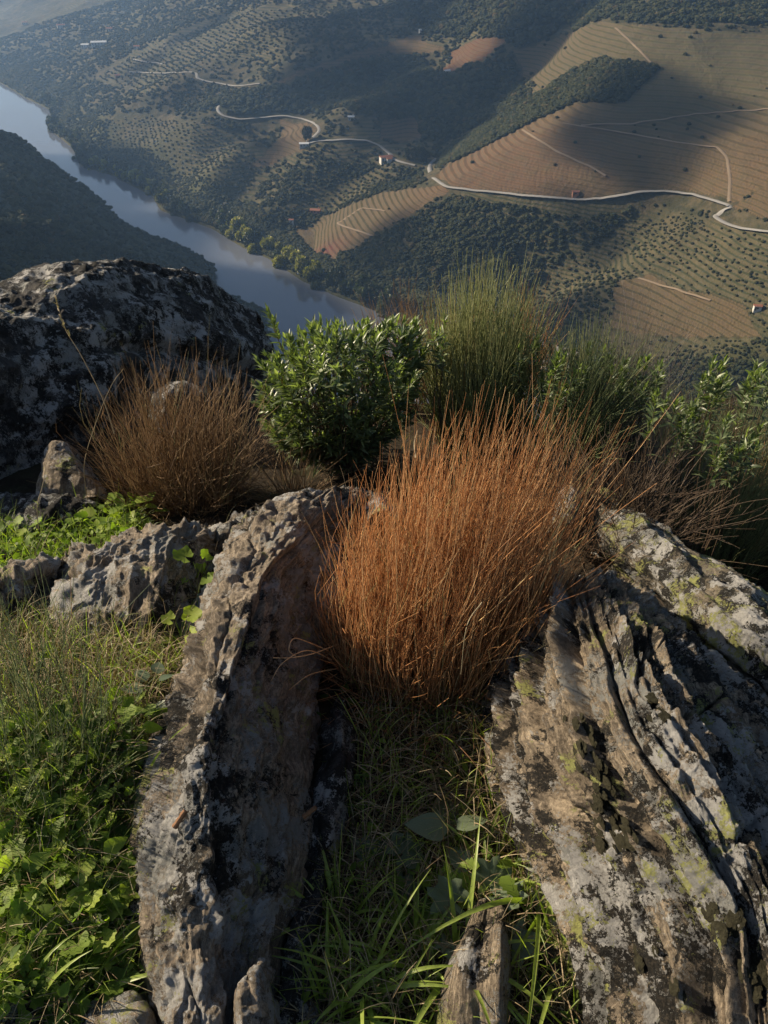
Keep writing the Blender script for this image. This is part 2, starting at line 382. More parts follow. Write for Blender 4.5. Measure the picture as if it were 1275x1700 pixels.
# ------------------------------------------------------------ near-side spurs (left, across the river bend)
def loft(rows, nu, nv):
    G = np.array(rows, float); G = crom(G, nv); G = crom(G.transpose(1, 0, 2), nu).transpose(1, 0, 2); return G
def gnorm(G):
    n = np.cross(np.gradient(G, axis=1), np.gradient(G, axis=0)); return n/(np.linalg.norm(n, axis=2, keepdims=True)+1e-9)
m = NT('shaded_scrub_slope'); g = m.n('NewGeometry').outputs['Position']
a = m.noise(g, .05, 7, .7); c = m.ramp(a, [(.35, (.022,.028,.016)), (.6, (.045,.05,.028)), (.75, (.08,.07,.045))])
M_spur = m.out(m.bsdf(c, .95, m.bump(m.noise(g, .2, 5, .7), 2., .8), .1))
SPUR = [
 ([(-420,150,170),(-200,160,150),(0,219,112),(70,264,92),(140,318,66),(200,371,45),(260,398,30),(320,420,15),(356,446,3)], 90, 6),
 ([(-420,330,175),(-200,345,160),(0,362,128),(75,377,112),(160,405,88),(240,432,66),(320,462,42),(380,490,22),(440,516,4)], 120, 8)]
spur_pts = []
for sil, drop, back in SPUR:
    S3 = [PZ(a, b, hz(c)) for a, b, c in sil]
    rows = [[PZ(a-10, b+back+8, WL-5) for a, b, c in sil]]
    rows.append([PZ(a, b+3, hz(c*.97-.5)) for a, b, c in sil]); rows.append(S3)
    for q, (dpy, kk) in enumerate(((drop*.45, .86), (drop, .72), (drop*1.9, .58), (drop*3.2, .45))):
        r_ = []
        for (a, b, c), s3 in zip(sil, S3):
            D = np.hypot(s3[0], s3[1])*kk; d = ray(a+dpy*.15, b+dpy); d = d/np.hypot(d[0], d[1]); p = d*D; p[2] += EYE; r_.append(p)
        rows.append(r_)
    G = loft(rows, 260, 220); nrm = gnorm(G)
    amp = 5*fbm(G[..., 0]/60, G[..., 1]/60, o=3, seed=21)+1.5*fbm(G[..., 0]/14, G[..., 1]/14, o=3, seed=22)-2
    G[..., 2] += amp*sst(-8, 12, G[..., 2]-WL)
    spur_pts.append(G)
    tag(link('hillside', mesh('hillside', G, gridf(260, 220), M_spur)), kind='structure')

# ------------------------------------------------------------ roads and tracks
def ribbon(path, hw, mat, name, lift=.35, skirt=.5, step=6):
    D = dens(path, step); W = TP(D[:, 0], D[:, 1]); W = crom(W, max(8, len(W)*3))
    for _ in range(6): W[1:-1] = (W[:-2]+2*W[1:-1]+W[2:])/4
    T = np.gradient(W[:, :2], axis=0); T /= np.linalg.norm(T, axis=1, keepdims=True)+1e-9; N = np.stack([-T[:, 1], T[:, 0]], 1)
    zz = np.max([hsamp(HFg, W[:, 0]+N[:, 0]*o, W[:, 1]+N[:, 1]*o) for o in (-hw, -hw*.4, 0, hw*.4, hw)], 0)
    zz = np.convolve(np.pad(zz, 3, 'edge'), np.ones(7)/7, 'valid'); z = hz(zz)+lift
    cols = []
    for o, dz in ((-hw-1.0, -skirt), (-hw, 0), (0, .12), (hw, 0), (hw+1.0, -skirt)): cols.append(np.stack([W[:, 0]+N[:, 0]*o, W[:, 1]+N[:, 1]*o, z+dz], -1))
    G = np.stack(cols, 1); o = link(name, mesh(name, G, gridf(5, len(W)), mat)); tag(o, kind='structure'); return W
M_road = plain('pale_road_gravel', (.22,.21,.195), .9, .12, .05)
M_track = plain('dirt_track', (.20,.15,.10), .95, .2, .05)
ROADS = [[(1290,388),(1230,382),(1198,371),(1186,362),(1200,350),(1214,345),(1190,336),(1150,325),(1100,320),(1060,321),(1010,332),(965,336),(900,330),(830,322),(765,315),(740,311),(722,298),(712,286),(715,272),(724,263)],
 [(652,260),(632,243),(610,234),(570,233),(525,235),(508,240)], [(518,230),(532,216),(525,206),(500,197),(470,193),(430,197),(395,199),(370,193),(360,183),(366,173)],
 [(432,140),(390,143),(350,137),(326,131),(329,122),(316,120),(270,122),(215,120)], [(270,106),(240,103),(222,99)], [(690,276),(668,270),(650,262)]]
RW = [ribbon(p, 1.05, M_road, 'road') for p in ROADS]
TRK = [[(1211,338),(1213,300),(1208,262),(1192,245),(1120,236),(1000,215),(935,205)], [(868,216),(925,252),(985,280),(1006,294)],
 [(1290,180),(1150,190),(1050,205),(965,208)], [(1022,46),(1060,82),(1088,112)], [(1060,462),(1120,480),(1180,500)], [(620,392),(560,372),(600,345),(640,350)]]
TRW = [ribbon(p, .55, M_track, 'dirt_track', .15, .3) for p in TRK]

# ------------------------------------------------------------ bushes and trees of the valley
M_bush = []
def ico(sub=2):
    t = (1+5**.5)/2
    V = np.array([(-1,t,0),(1,t,0),(-1,-t,0),(1,-t,0),(0,-1,t),(0,1,t),(0,-1,-t),(0,1,-t),(t,0,-1),(t,0,1),(-t,0,-1),(-t,0,1)], float); V /= np.linalg.norm(V[0])
    Fc = np.array([(0,11,5),(0,5,1),(0,1,7),(0,7,10),(0,10,11),(1,5,9),(5,11,4),(11,10,2),(10,7,6),(7,1,8),(3,9,4),(3,4,2),(3,2,6),(3,6,8),(3,8,9),(4,9,5),(2,4,11),(6,2,10),(8,6,7),(9,8,1)])
    for _ in range(sub):
        V = list(map(tuple, V)); mid = {}; nf = []
        def mp(a, b):
            q = (min(a, b), max(a, b))
            if q not in mid:
                p = (np.array(V[a])+V[b])/2; V.append(tuple(p/np.linalg.norm(p))); mid[q] = len(V)-1
            return mid[q]
        for a, b, c in Fc: x, y, z = mp(a, b), mp(b, c), mp(c, a); nf += [(a, x, z), (b, y, x), (c, z, y), (x, y, z)]
        V = np.array(V); Fc = np.array(nf)
    return np.array(V), np.array(Fc)
IV, IF = ico(2); IV1, IF1 = ico(1)
m = NT('scrub_foliage'); rnd = m.n('ObjectInfo').outputs['Random']; g = m.n('TexCoord').outputs['Object']
c = m.ramp(rnd, [(0, (0.024,0.032,0.016)), (.4, (0.038,0.046,0.022)), (.75, (0.050,0.054,0.027)), (.93, (0.068,0.068,0.028)), (1, (0.080,0.060,0.028))])
c = m.mix(m.noise(g, 2.5, 4, .7), c, m.mix(1., c, (.45, .45, .45), 'MULTIPLY'))
M_scrub = m.out(m.bsdf(c, .9, m.bump(m.noise(g, 5., 4), .2, 1.), .1))
def bush_mesh(seed, flat=.75):
    r_ = np.random.default_rng(seed)
    d = 1+.35*fbm(IV[:, 0]*1.6+seed, IV[:, 1]*1.6, IV[:, 2]*1.6, 3, seed=seed)+.12*r_.standard_normal(len(IV))
    V = IV*d[:, None]*np.array([1, 1, flat]); V[:, 2] = np.maximum(V[:, 2]+.45, -.25)
    return mesh('bush', V, IF, M_scrub, None, False)
BM = [bush_mesh(s) for s in (11, 12, 13, 14)]
def scatter(n, dmax=1900):
    az = R(31)*rng.uniform(-1, 1, n); r_ = np.sqrt(rng.uniform(330**2, dmax**2, n))
    return r_*np.sin(az), r_*np.cos(az)
x, y = scatter(230000); x2, y2 = scatter(70000, 800); x = np.concatenate([x, x2]); y = np.concatenate([y, y2])
sx = fbm(x/22, y/22, o=3, seed=41); sd2, ss2, _ = pline_dist(x, y, BANK); hh = hsamp(HFg, x, y)
vi = hsamp(vine.reshape(nR, nA), x, y); wo = hsamp(wood.reshape(nR, nA), x, y)
op = np.zeros(len(x)); 
for P in OW: op = np.maximum(op, inpoly(x, y, P))
pr = .20+.42*sst(-.05, .4, sx)+wo*.75-.30*op; bb_ = inpoly(x, y, BW).astype(float); pr = pr+.25*bb_+.22*op*(x > 60); pr = np.where(sd2 < 40, 1.0, pr)
dr = np.full(len(x), 1e9)
for W in RW: 
    d_, _, _ = pline_dist(x, y, W[::3, :2]); dr = np.minimum(dr, d_)
keep = (ss2 > 0) & ((vi < .3) | (rng.uniform(0, 1, len(x)) < .006) | ((vi < .8) & (rng.uniform(0, 1, len(x)) < .5))) & (rng.uniform(0, 1, len(x)) < pr) & (dr > 6) & (sd2 > 4)
x, y, hh, sd2, wo, op, bb_ = [a[keep] for a in (x, y, hh, sd2, wo, op, bb_)]
size = rng.uniform(1.1, 2.7, len(x))*(1+.6*wo)*(1+.9*np.exp(-sd2/25))
size *= np.where(op > 0, .62, 1)*(1+.55*bb_); size *= .55+.38*sst(500, 1100, np.hypot(x, y))
# planted olives in lines
def olive_lines(P, du, dv, ang, jit=.12, sc=1.25):
    W = wpoly(P); lo, hi = W.min(0), W.max(0); c = (lo+hi)/2; L = np.hypot(*(hi-lo))/2
    u, v = np.meshgrid(np.arange(-L, L, du), np.arange(-L, L, dv)); u = u.ravel()+rng.normal(0, du*jit, u.size); v = v.ravel()+rng.normal(0, dv*jit, v.size)
    X = c[0]+u*math.cos(ang)-v*math.sin(ang); Y = c[1]+u*math.sin(ang)+v*math.cos(ang); q = inpoly(X, Y, W)
    return X[q], Y[q], np.full(q.sum(), sc)*rng.uniform(.8, 1.2, q.sum())
OL = [olive_lines(*a) for a in (
 ([(455,345),(560,298),(640,270),(650,300),(560,340),(480,368)], 5.5, 6.5, .5), ([(1090,345),(1290,400),(1290,480),(1100,440),(1000,420)], 4.6, 6.4, .25, .16, .95),
 ([(130,205),(250,195),(360,215),(440,270),(410,330),(330,320),(220,290)], 4.6, 7.5, .3, .14, 1.15), ([(880,480),(1000,420),(1030,470),(1000,560),(900,560)], 4.4, 6.2, .2, .25, 1.3), ([(150,130),(300,60),(420,20),(560,10),(520,60),(380,110),(240,150)], 7, 10, .5, .12, 1.5), ([(560,100),(640,120),(700,180),(620,180)], 7, 8, .3),
 ([(220,150),(300,128),(430,150),(300,190)], 7, 9, .6, .1, 1.4), ([(380,85),(440,95),(480,60),(560,40),(440,40)], 8, 9, .2, .1, 1.4),
 ([(1140,440),(1290,480),(1290,510),(1250,505)], 4.4, 6, .25, .16, .9), ([(900,10),(1290,0),(1290,36),(1000,28)], 6.5, 8, .1, .3, 1.6))]
ox, oy, osz = [np.concatenate([a[i] for a in OL]) for i in range(3)]
x = np.concatenate([x, ox]); y = np.concatenate([y, oy]); size = np.concatenate([size, osz]); z = hz(hsamp(HFg, x, y))-.1
# near spurs
for G in spur_pts:
    q = G[40:, :].reshape(-1, 3); q = q[q[:, 2] > WL+2]; q = q[rng.choice(len(q), 5200)]+rng.normal(0, 1.2, (5200, 3))*[1, 1, 0]
    x = np.concatenate([x, q[:, 0]]); y = np.concatenate([y, q[:, 1]]); z = np.concatenate([z, q[:, 2]-.3]); size = np.concatenate([size, rng.uniform(.9, 2.0, len(q))])
app = size/np.hypot(x, y); px_, py_ = unproj(np.stack([x, y, z], -1))
vis = (px_ > 5) & (px_ < 1270) & (py_ > 5) & (py_ < 560) & ~((px_ < 440) & (py_ > 430)) & ~((px_ > 420) & (px_ < 900) & (py_ > 450))
order = np.argsort(-app*vis)
big = order[:300]; rest = order[300:]
for i, q in enumerate(big):
    o = link('bush', BM[i % 4], None, (x[q], y[q], z[q])); s_ = size[q]; o.scale = (s_, s_, s_*rng.uniform(.85, 1.3)); o.rotation_euler = (0, 0, rng.uniform(0, 6.28))
    tag(o, 'dark round evergreen bush among many on the valley slopes above the river', 'bush', 'round bushes scattered over the valley slopes')
    if i < 4: BM_O = (BM_O+[o]) if i else [o]
pm = bpy.data.meshes.new('scrub'); pm.vertices.add(len(rest)); pm.vertices.foreach_set('co', np.stack([x[rest], y[rest], z[rest]], -1).astype(np.float32).ravel())
a_ = pm.attributes.new('size', 'FLOAT', 'POINT'); a_.data.foreach_set('value', size[rest].astype(np.float32))
a_ = pm.attributes.new('turn', 'FLOAT_VECTOR', 'POINT'); tr = np.zeros((len(rest), 3), np.float32); tr[:, 2] = rng.uniform(0, 6.28, len(rest)); a_.data.foreach_set('vector', tr.ravel())
scrub = link('scrub', pm); tag(scrub, 'mass of small dark bushes and olive trees covering the far slopes', 'scrub', kind='stuff')
ng = bpy.data.node_groups.new('scatter_scrub', 'GeometryNodeTree')
ng.interface.new_socket('Geometry', in_out='INPUT', socket_type='NodeSocketGeometry'); ng.interface.new_socket('Geometry', in_out='OUTPUT', socket_type='NodeSocketGeometry')
N = ng.nodes.new; Lk = ng.links.new; gi = N('NodeGroupInput'); go = N('NodeGroupOutput'); iop = N('GeometryNodeInstanceOnPoints'); g2i = N('GeometryNodeGeometryToInstance')
for o in BM_O:
    oi = N('GeometryNodeObjectInfo'); oi.inputs['Object'].default_value = o; Lk(oi.outputs['Geometry'], g2i.inputs[0])
Lk(gi.outputs[0], iop.inputs['Points']); Lk(g2i.outputs[0], iop.inputs['Instance']); iop.inputs['Pick Instance'].default_value = True
na = N('GeometryNodeInputNamedAttribute'); na.data_type = 'FLOAT'; na.inputs[0].default_value = 'size'; Lk(na.outputs[0], iop.inputs['Scale'])
nb = N('GeometryNodeInputNamedAttribute'); nb.data_type = 'FLOAT_VECTOR'; nb.inputs[0].default_value = 'turn'; Lk(nb.outputs[0], iop.inputs['Rotation'])
Lk(iop.outputs[0], go.inputs[0]); md = scrub.modifiers.new('scatter', 'NODES'); md.node_group = ng

# riverbank trees, each with trunk and crown
def tree_meshes(seed, tall, mat_c, mat_t):
    r_ = np.random.default_rng(seed); n = 420
    d = r_.standard_normal((n, 3)); d /= np.linalg.norm(d, axis=1, keepdims=True)
    rad = r_.uniform(.45, 1, n)**.6*(1+.3*fbm(d[:, 0]*2, d[:, 1]*2, d[:, 2]*2, 3, seed=seed))
    P = d*rad[:, None]*np.array([.42, .42, .46*tall]); P[:, 2] += .25+.46*tall
    M = frames(r_.standard_normal((n, 3))+d, r_.uniform(0, 6, n))
    T = np.array([(-.09,0,0),(.0,-.08,.02),(.10,.01,0),(.0,.10,.01)]); V, Fc = stamp(T, np.array([[0,1,2,3]]), M, P, r_.uniform(.5, 1.2, n))
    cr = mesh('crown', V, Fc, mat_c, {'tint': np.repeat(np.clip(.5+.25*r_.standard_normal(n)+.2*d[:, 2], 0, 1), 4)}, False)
    k_ = np.linspace(0, 1, 5); tp = np.stack([.03*np.sin(3*k_), .02*k_, k_*.5*tall], -1)[None]
    br = [tp]
    for q in range(4):
        a0 = q*1.6; br.append(np.stack([.03+.25*k_*math.cos(a0), .25*k_*math.sin(a0), .28*tall+.3*tall*k_], -1)[None])
    tv_, tf = tubes(np.concatenate(br), np.concatenate([np.linspace(.035, .015, 5)[None]]+[np.linspace(.016, .005, 5)[None]]*4), 5)
    return cr, mesh('trunk', tv_, tf, mat_t)
M_bark = plain('grey_bark', (.09,.075,.055), .9)
LC = {'yellow': leaf_mat('yellow_autumn_leaves', [(0, (.10,.10,.02)), (.5, (.21,.20,.045)), (1, (.34,.30,.07))], .25),
      'green': leaf_mat('mid_green_leaves', [(0, (0.025,0.038,0.015)), (.5, (0.047,0.060,0.024)), (1, (0.076,0.085,0.034))], .2),
      'dark': leaf_mat('dark_green_leaves', [(0, (0.015,0.024,0.012)), (.5, (0.027,0.036,0.017)), (1, (0.047,0.055,0.025))], .15)}
TM = {k_: [tree_meshes(s+hash_, t_, LC[k_], M_bark) for s, t_ in ((1, 1.15), (2, 1.5), (3, .95))] for hash_, k_ in enumerate(LC)}
def put_tree(p, hgt, kind, v, label, group):
    e = empty('tree', p, rng.uniform(0, 6.28)); e.scale = (hgt,)*3; cr, tk = TM[kind][v % 3]
    link('crown', cr, e); link('trunk', tk, e); tag(e, label, 'tree', group)
BK = crom(BANK, 400)
bt = 0
for i in range(len(BK)-1):
    u, v = unproj([*BK[i], WL])
    if not (60 < u < 640): continue
    seg = BK[i+1]-BK[i]; L = np.hypot(*seg); nrm = np.array([-seg[1], seg[0]])/L
    for q in range(rng.poisson(L/4.5)):
        off = rng.uniform(-1, 13); p = BK[i]+seg*rng.uniform()+nrm*off; zt = hz(hsamp(HFg, p[:1], p[1:2]))[0]-.3
        ye = (365 < u < 520 and rng.uniform() < .8) or (140 < u < 260 and rng.uniform() < .35); kd = 'yellow' if ye else ('dark' if rng.uniform() < .55 else 'green')
        hgt = rng.uniform(7, 12) if u > 330 else rng.uniform(5.5, 8.5)
        lab = {'yellow': 'yellowing broadleaf tree standing in the belt along the far riverbank', 'dark': 'dark green tree standing in the belt along the far riverbank',
               'green': 'mid green tree standing in the belt along the far riverbank'}[kd]
        put_tree((p[0], p[1], zt), hgt, kd, i+q, lab, kd+' trees along the far riverbank'); bt += 1
for (u, v, hg) in ((508,236,9),(514,234,8),(705,268,8),(697,270,9),(688,268,8),(676,266,7)):
    p = TP([u], [v])[0]; put_tree(tuple(p), hg, 'dark', int(u), 'tall dark tree beside the pale road bend and houses', 'dark trees beside the road bends')
print('bank trees', bt, 'scrub', len(rest))

# ------------------------------------------------------------ far houses
M_wall = plain('white_render', (.5,.48,.44), .85, .06, .5); M_tile = plain('red_roof_tiles', (.22,.09,.055), .85, .3, 1.2)
M_rwall = plain('reddish_plaster', (.36,.17,.10), .9, .15, .5); M_dark = plain('dark_window_glass', (.03,.035,.04), .2, .1); M_gr = plain('grey_roof_sheet', (.55,.56,.56), .6, .1, .5)
def box(x0, x1, y0, y1, z0, z1):
    V = np.array([(a, b, c) for c in (z0, z1) for a, b in ((x0, y0), (x1, y0), (x1, y1), (x0, y1))], float)
    return V, np.array([(0,3,2,1),(4,5,6,7),(0,1,5,4),(1,2,6,5),(2,3,7,6),(3,0,4,7)])
def house(px, py, L, Dp, hh, rot, label, wall=M_wall, roof=M_tile, wing=False, cat='house', nwin=3):
    p = TP([px], [py])[0]; e = empty('house', (p[0], p[1], p[2]+.2), rot); tag(e, label, cat)
    V, Fc = box(-L/2, L/2, -Dp/2, Dp/2, -2.5, hh)
    if wing:
        V2, F2 = box(-L*.1, L*.32, -Dp*1.15, -Dp/2+.01, -2.5, hh*.8); V = np.concatenate([V, V2]); Fc = np.concatenate([Fc, F2+8])
    link('wall', mesh('wall', V, Fc, wall, None, False), e)
    def gable(x0, x1, y0, y1, z0, rise, ov=.4):
        x0 -= ov; x1 += ov; y0 -= ov; y1 += ov; ym = (y0+y1)/2
        V = np.array([(x0,y0,z0),(x1,y0,z0),(x1,y1,z0),(x0,y1,z0),(x0,ym,z0+rise),(x1,ym,z0+rise)]); 
        return V, np.array([(0,1,5,4),(2,3,4,5),(0,4,3,3),(1,2,5,5)])
    V, Fc = gable(-L/2, L/2, -Dp/2, Dp/2, hh-.02, Dp*.22)
    me = bpy.data.meshes.new('roof'); me.from_pydata([tuple(v) for v in V], [], [(0,1,5,4),(2,3,4,5),(0,4,3),(1,2,5),(0,3,2,1)]); me.materials.append(roof); link('roof', me, e)
    if wing:
        V, _ = gable(-L*.1, L*.32, -Dp*1.15, -Dp/2, hh*.8-.02, Dp*.15, .3)
        me = bpy.data.meshes.new('roof'); me.from_pydata([tuple(v) for v in V], [], [(0,1,5,4),(2,3,4,5),(0,4,3),(1,2,5),(0,3,2,1)]); me.materials.append(roof); link('roof', me, e)
    for i in range(nwin):
        xx = -L/2+(i+.5)*L/nwin
        if wing and -L*.15 < xx < L*.36: continue
        V, Fc = box(xx-.45, xx+.45, -Dp/2-.06, -Dp/2+.02, hh*.35, hh*.75); link('window', mesh('window', V, Fc, M_dark, None, False), e)
    V, Fc = box(-L*.38, -L*.38+.9, -Dp/2-.05, -Dp/2+.02, 0, 2); link('door', mesh('door', V, Fc, M_bark, None, False), e)
    if cat == 'house':
        V, Fc = box(L*.25, L*.25+.8, Dp*.1, Dp*.1+.8, hh, hh+Dp*.22+.9); link('chimney', mesh('chimney', V, Fc, wall, None, False), e)
house(641, 268, 12, 6, 4, .35, 'white farmhouse with red tiled roof and wing below the road bend', wing=True)
house(524, 354, 9, 5, 3, -.2, 'small red-roofed farmhouse above the yellow riverside trees', wall=M_rwall)
house(505, 243, 9, 5, 2.6, .1, 'long white house on the spur where the pale road turns', roof=M_gr)
house(583, 199, 6, 4, 2.8, 0, 'lone small white house on the dark slope above the road', roof=M_gr)
house(742, 122, 6, 4, 2.5, .5, 'tiny white hut at the foot of the orange terraced strip', roof=M_gr, cat='hut', nwin=1)
house(700, 54, 6, 4, 2.6, .3, 'tiny white hut on the ridge above the upper vineyards', roof=M_gr, cat='hut', nwin=1)
house(1256, 515, 4, 3, 2.6, -.2, 'small white hut with red roof on the right terraces', cat='hut', nwin=1)
house(955, 324, 4.5, 3, 2.4, 0, 'small reddish hut above the road in the vineyard', wall=M_rwall, cat='hut', nwin=1)
house(484, 372, 4, 3, 3.6, 0, 'narrow pale stone hut by the riverside orchard', wall=M_gr, cat='hut', nwin=1)
house(165, 76, 24, 9, 5, .2, 'large white farm building with pale roof far upriver', roof=M_gr, nwin=5)
house(142, 79, 12, 7, 4, .1, 'smaller white building left of the large far farm building', roof=M_gr)
house(102, 47, 14, 7, 5, .4, 'farthest white farmhouse in the hazy upper left valley')
house(182, 52, 10, 7, 4, .3, 'distant red-roofed farmhouse above the large pale farm building')
house(196, 129, 7, 5, 3, .3, 'small reddish farmhouse at the end of the far pale road', wall=M_rwall)
house(228, 81, 9, 5, 3, .1, 'low white house beside the short far road', nwin=2)
house(42, 41, 10, 6, 4, .2, 'leftmost distant orange-roofed house in the hazy valley')

# ------------------------------------------------------------ haze and clouds
m = NT('haze_air'); v = m.n('VolumePrincipled', {'Color': (.36,.60,1.0,1), 'Density': .00016, 'Anisotropy': .5}).outputs[0]; M_haze = m.out(v, True)
V, Fc = box(-6500, 6500, -300, 5600, WL-12, 230)
tag(link('haze', mesh('haze', V, Fc, M_haze, None, False)), kind='stuff')
m = NT('cloud_vapour'); v = m.n('VolumePrincipled', {'Color': (1,1,1,1), 'Density': .042, 'Anisotropy': .3}).outputs[0]; M_cloud = m.out(v, True)
def cloud(px, py, ra, rb, rot=0, hgt=700, thick=.45):
    p = TP([px], [py])[0]; t = (hgt-p[2])/sd[2]; c = p+sd*t
    d = 1+.40*fbm(IV[:, 0]*1.4+px, IV[:, 1]*1.4, IV[:, 2]*1.4, 3, seed=int(px))
    V = IV*d[:, None]*np.array([ra, rb, min(ra, rb)*thick])
    cr, s_ = math.cos(rot), math.sin(rot); V = np.stack([V[:, 0]*cr-V[:, 1]*s_, V[:, 0]*s_+V[:, 1]*cr, V[:, 2]], -1)
    o = link('cloud', mesh('cloud', V, IF, M_cloud), None, c)
    tag(o, 'unseen cloud placed high above the valley to shade its slopes', 'cloud', 'unseen clouds shading the valley')
for a in ((1060,215,70,48,.3),(1100,170,55,40,.2),(1000,240,45,34,.1),(860,140,60,45,.6),(780,190,70,55,.5),(700,230,60,50,.2),
          (600,150,60,40,.4),(425,235,28,34,.2),(500,140,60,26,.3),(700,30,110,45,.2),(900,40,110,40,.1),(350,45,80,36,.4),(240,110,50,26,.3),(640,400,60,30,.3),(960,520,40,34,.2),(20,300,150,120,0),(0,420,140,110,0),(160,400,90,80,0),(520,50,70,36,.3),(1000,395,45,22,.4),(560,30,90,34,.2),(640,110,55,40,.4),(720,150,60,48,.4),(900,90,60,40,.3),(1180,200,45,34,.2),(300,160,50,22,.5)):
    cloud(*a)  # some read from soft shadow patches, others added to darken spurs and slopes

# ============================================================ THE FOREGROUND
def gz(x, y):                            # height of the soil between the rocks
    x = np.asarray(x, float); y = np.asarray(y, float)
    z = -.30*np.maximum(y-1.05, 0)*sst(.9, 1.6, y)
    z = z-.035*np.exp(-((x-.10)/.22)**2)*sst(1.9, 1.2, y)
    z = z+.06*sst(-.35, -.6, x)*sst(2.2, 1.3, y)
    z = z-.55*sst(.75, 1.4, x)*sst(1.0, 1.9, y)-.30*np.maximum(y-4.2, 0)-.5*np.maximum(y-6.5, 0)
    z = z+.025*fbm(x*4, y*4, o=4, seed=50)+.008*fbm(x*18, y*18, o=3, seed=51)
    return z
def GP(px, py):
    d = ray(px, py); d = d/np.linalg.norm(d); t = np.linspace(.8, 16, 1500)
    P = d[None]*t[:, None]+np.array([0, 0, EYE]); q = P[:, 2] <= gz(P[:, 0], P[:, 1]); return P[q.argmax() if q.any() else -1]
aA = np.radians(np.concatenate([np.linspace(-180, -62, 40)[:-1], np.linspace(-62, 62, 420), np.linspace(62, 180, 40)[1:]]))
rG = np.concatenate([[.02], np.geomspace(.12, 9, 420), np.geomspace(9.6, 200, 40)])
A_, R_ = np.meshgrid(aA, rG); x = R_*np.sin(A_); y = R_*np.cos(A_)
z = np.where(R_ < 9, gz(x, np.maximum(y, -1)), 0)
z9 = gz(9*np.sin(A_), np.maximum(9*np.cos(A_), -1)); z = np.where(R_ >= 9, z9-(R_-9)*np.where(np.cos(A_) > 0, 1.06-.06*np.clip(1-np.cos(A_), 0, 1), .1+.9*sst(0, .2, np.cos(A_)))+.6*fbm(x/6, y/6, o=3, seed=52)*sst(9, 20, R_), z)
m = NT('dark_soil_and_litter'); g = m.n('NewGeometry').outputs['Position']
a = m.noise(g, 9, 8, .7); b = m.noise(g, 70, 6, .75); c = m.ramp(a, [(.3, (.020,.015,.010)), (.55, (.045,.033,.021)), (.8, (.08,.06,.04))])
c = m.mix(m.ramp(b, [(.55, 0.), (.72, .8)]), c, (.13,.095,.06)); c = m.mix(m.ramp(m.noise(g, 4, 4), [(.5, 0.), (.7, .6)]), c, (.035,.045,.014))
M_soil = m.out(m.bsdf(c, .95, m.bump(m.math('ADD', a, b), .02, 1.), .15))
tag(link('ground', mesh('ground', np.stack([x, y, z], -1), gridf(len(aA), len(rG)), M_soil)), kind='structure')

# ------------------------------------------------------------ rocks
def rock_mat(name, base, warm, white, yellow, black, sx=1., sy=1., strata=0.):
    m = NT(name); uv = m.n('Attribute', attribute_name='suv').outputs['Vector']; g = m.n('TexCoord').outputs['Object']
    st = m.mapping(uv, (sx, sy, 1)); s1 = m.noise(st, 5, 9, .68); s2 = m.noise(st, 24, 7, .7); f1 = m.noise(g, 7, 7, .65); f2 = m.noise(g, 38, 7, .7); f3 = m.noise(g, 160, 6, .8); f4 = m.noise(m.mapping(uv, (2.2*min(sx, 4.), 1, 1)), 95, 6, .8)
    dk = tuple(v*.42 for v in base)
    c = m.mix(m.ramp(s1, [(.34, 0.), (.62, 1.)]), dk, base); c = m.mix(m.ramp(s2, [(.42, 0.), (.58, .95)]), c, warm)
    c = m.mix(m.ramp(f1, [(.46, 0.), (.62, .7)]), c, tuple(v*.55 for v in base))
    c = m.mix(1., c, m.ramp(f3, [(.3, .45), (.5, 1.), (.7, 1.45)]), 'MULTIPLY'); c = m.mix(1., c, m.ramp(f4, [(.34, .5), (.5, 1.), (.68, 1.3)]), 'MULTIPLY')
    # lichens: rounded blotches broken by finer noise
    def lich(scale, lo, hi, seed, col, cen=.5):
        nonlocal c
        sh = m.n('Mapping', {'Vector': g, 'Location': (seed*3.1, seed*1.7, seed*.9)}).outputs[0]
        wv = m.mix(.12, sh, m.n('TexNoise', {'Vector': sh, 'Scale': scale*2.2, 'Detail': 6., 'Roughness': .7}).outputs[1], 'ADD')
        a = m.noise(wv, scale, 5, .62); b = m.noise(sh, scale*.22, 3, .5)
        k = m.ramp(m.math('ADD', a, m.math('MULTIPLY', m.math('SUBTRACT', b, .5), .8)), [(lo, 0.), (hi, 1.)])
        k = m.math('MULTIPLY', k, m.ramp(f3, [(.3, .55), (.5, 1.)])); cc = m.mix(f2, tuple(v*.72 for v in col), tuple(min(.9, v*1.25) for v in col)); c = m.mix(k, c, cc); return k
    kb = lich(13, 1-black, 1-black+.03, 1, (.018,.017,.015))
    kw = lich(21, 1-white, 1-white+.025, 2, (.44,.43,.41))
    kg = lich(34, 1-white*.93, 1-white*.93+.02, 5, (.30,.30,.28))
    ky = lich(26, 1-yellow, 1-yellow+.02, 3, (.36,.37,.13))
    c = m.mix(m.attr('moss'), c, (.022,.021,.015)); 
    hgt = m.math('ADD', m.math('MULTIPLY', s2, 1.1), m.math('ADD', m.math('MULTIPLY', f2, .7), m.math('ADD', m.math('ADD', m.math('MULTIPLY', f3, .5), m.math('MULTIPLY', f4, .6)), m.math('MULTIPLY', m.math('ADD', kw, m.math('ADD', ky, kg)), .12))))
    return m.out(m.bsdf(c, .88, m.bump(hgt, .016, 1.), .2))
def ssaw(t, e=.12):
    f = t-np.floor(t); return np.where(f < 1-e, f/(1-e), 1-(f-1+e)/e)
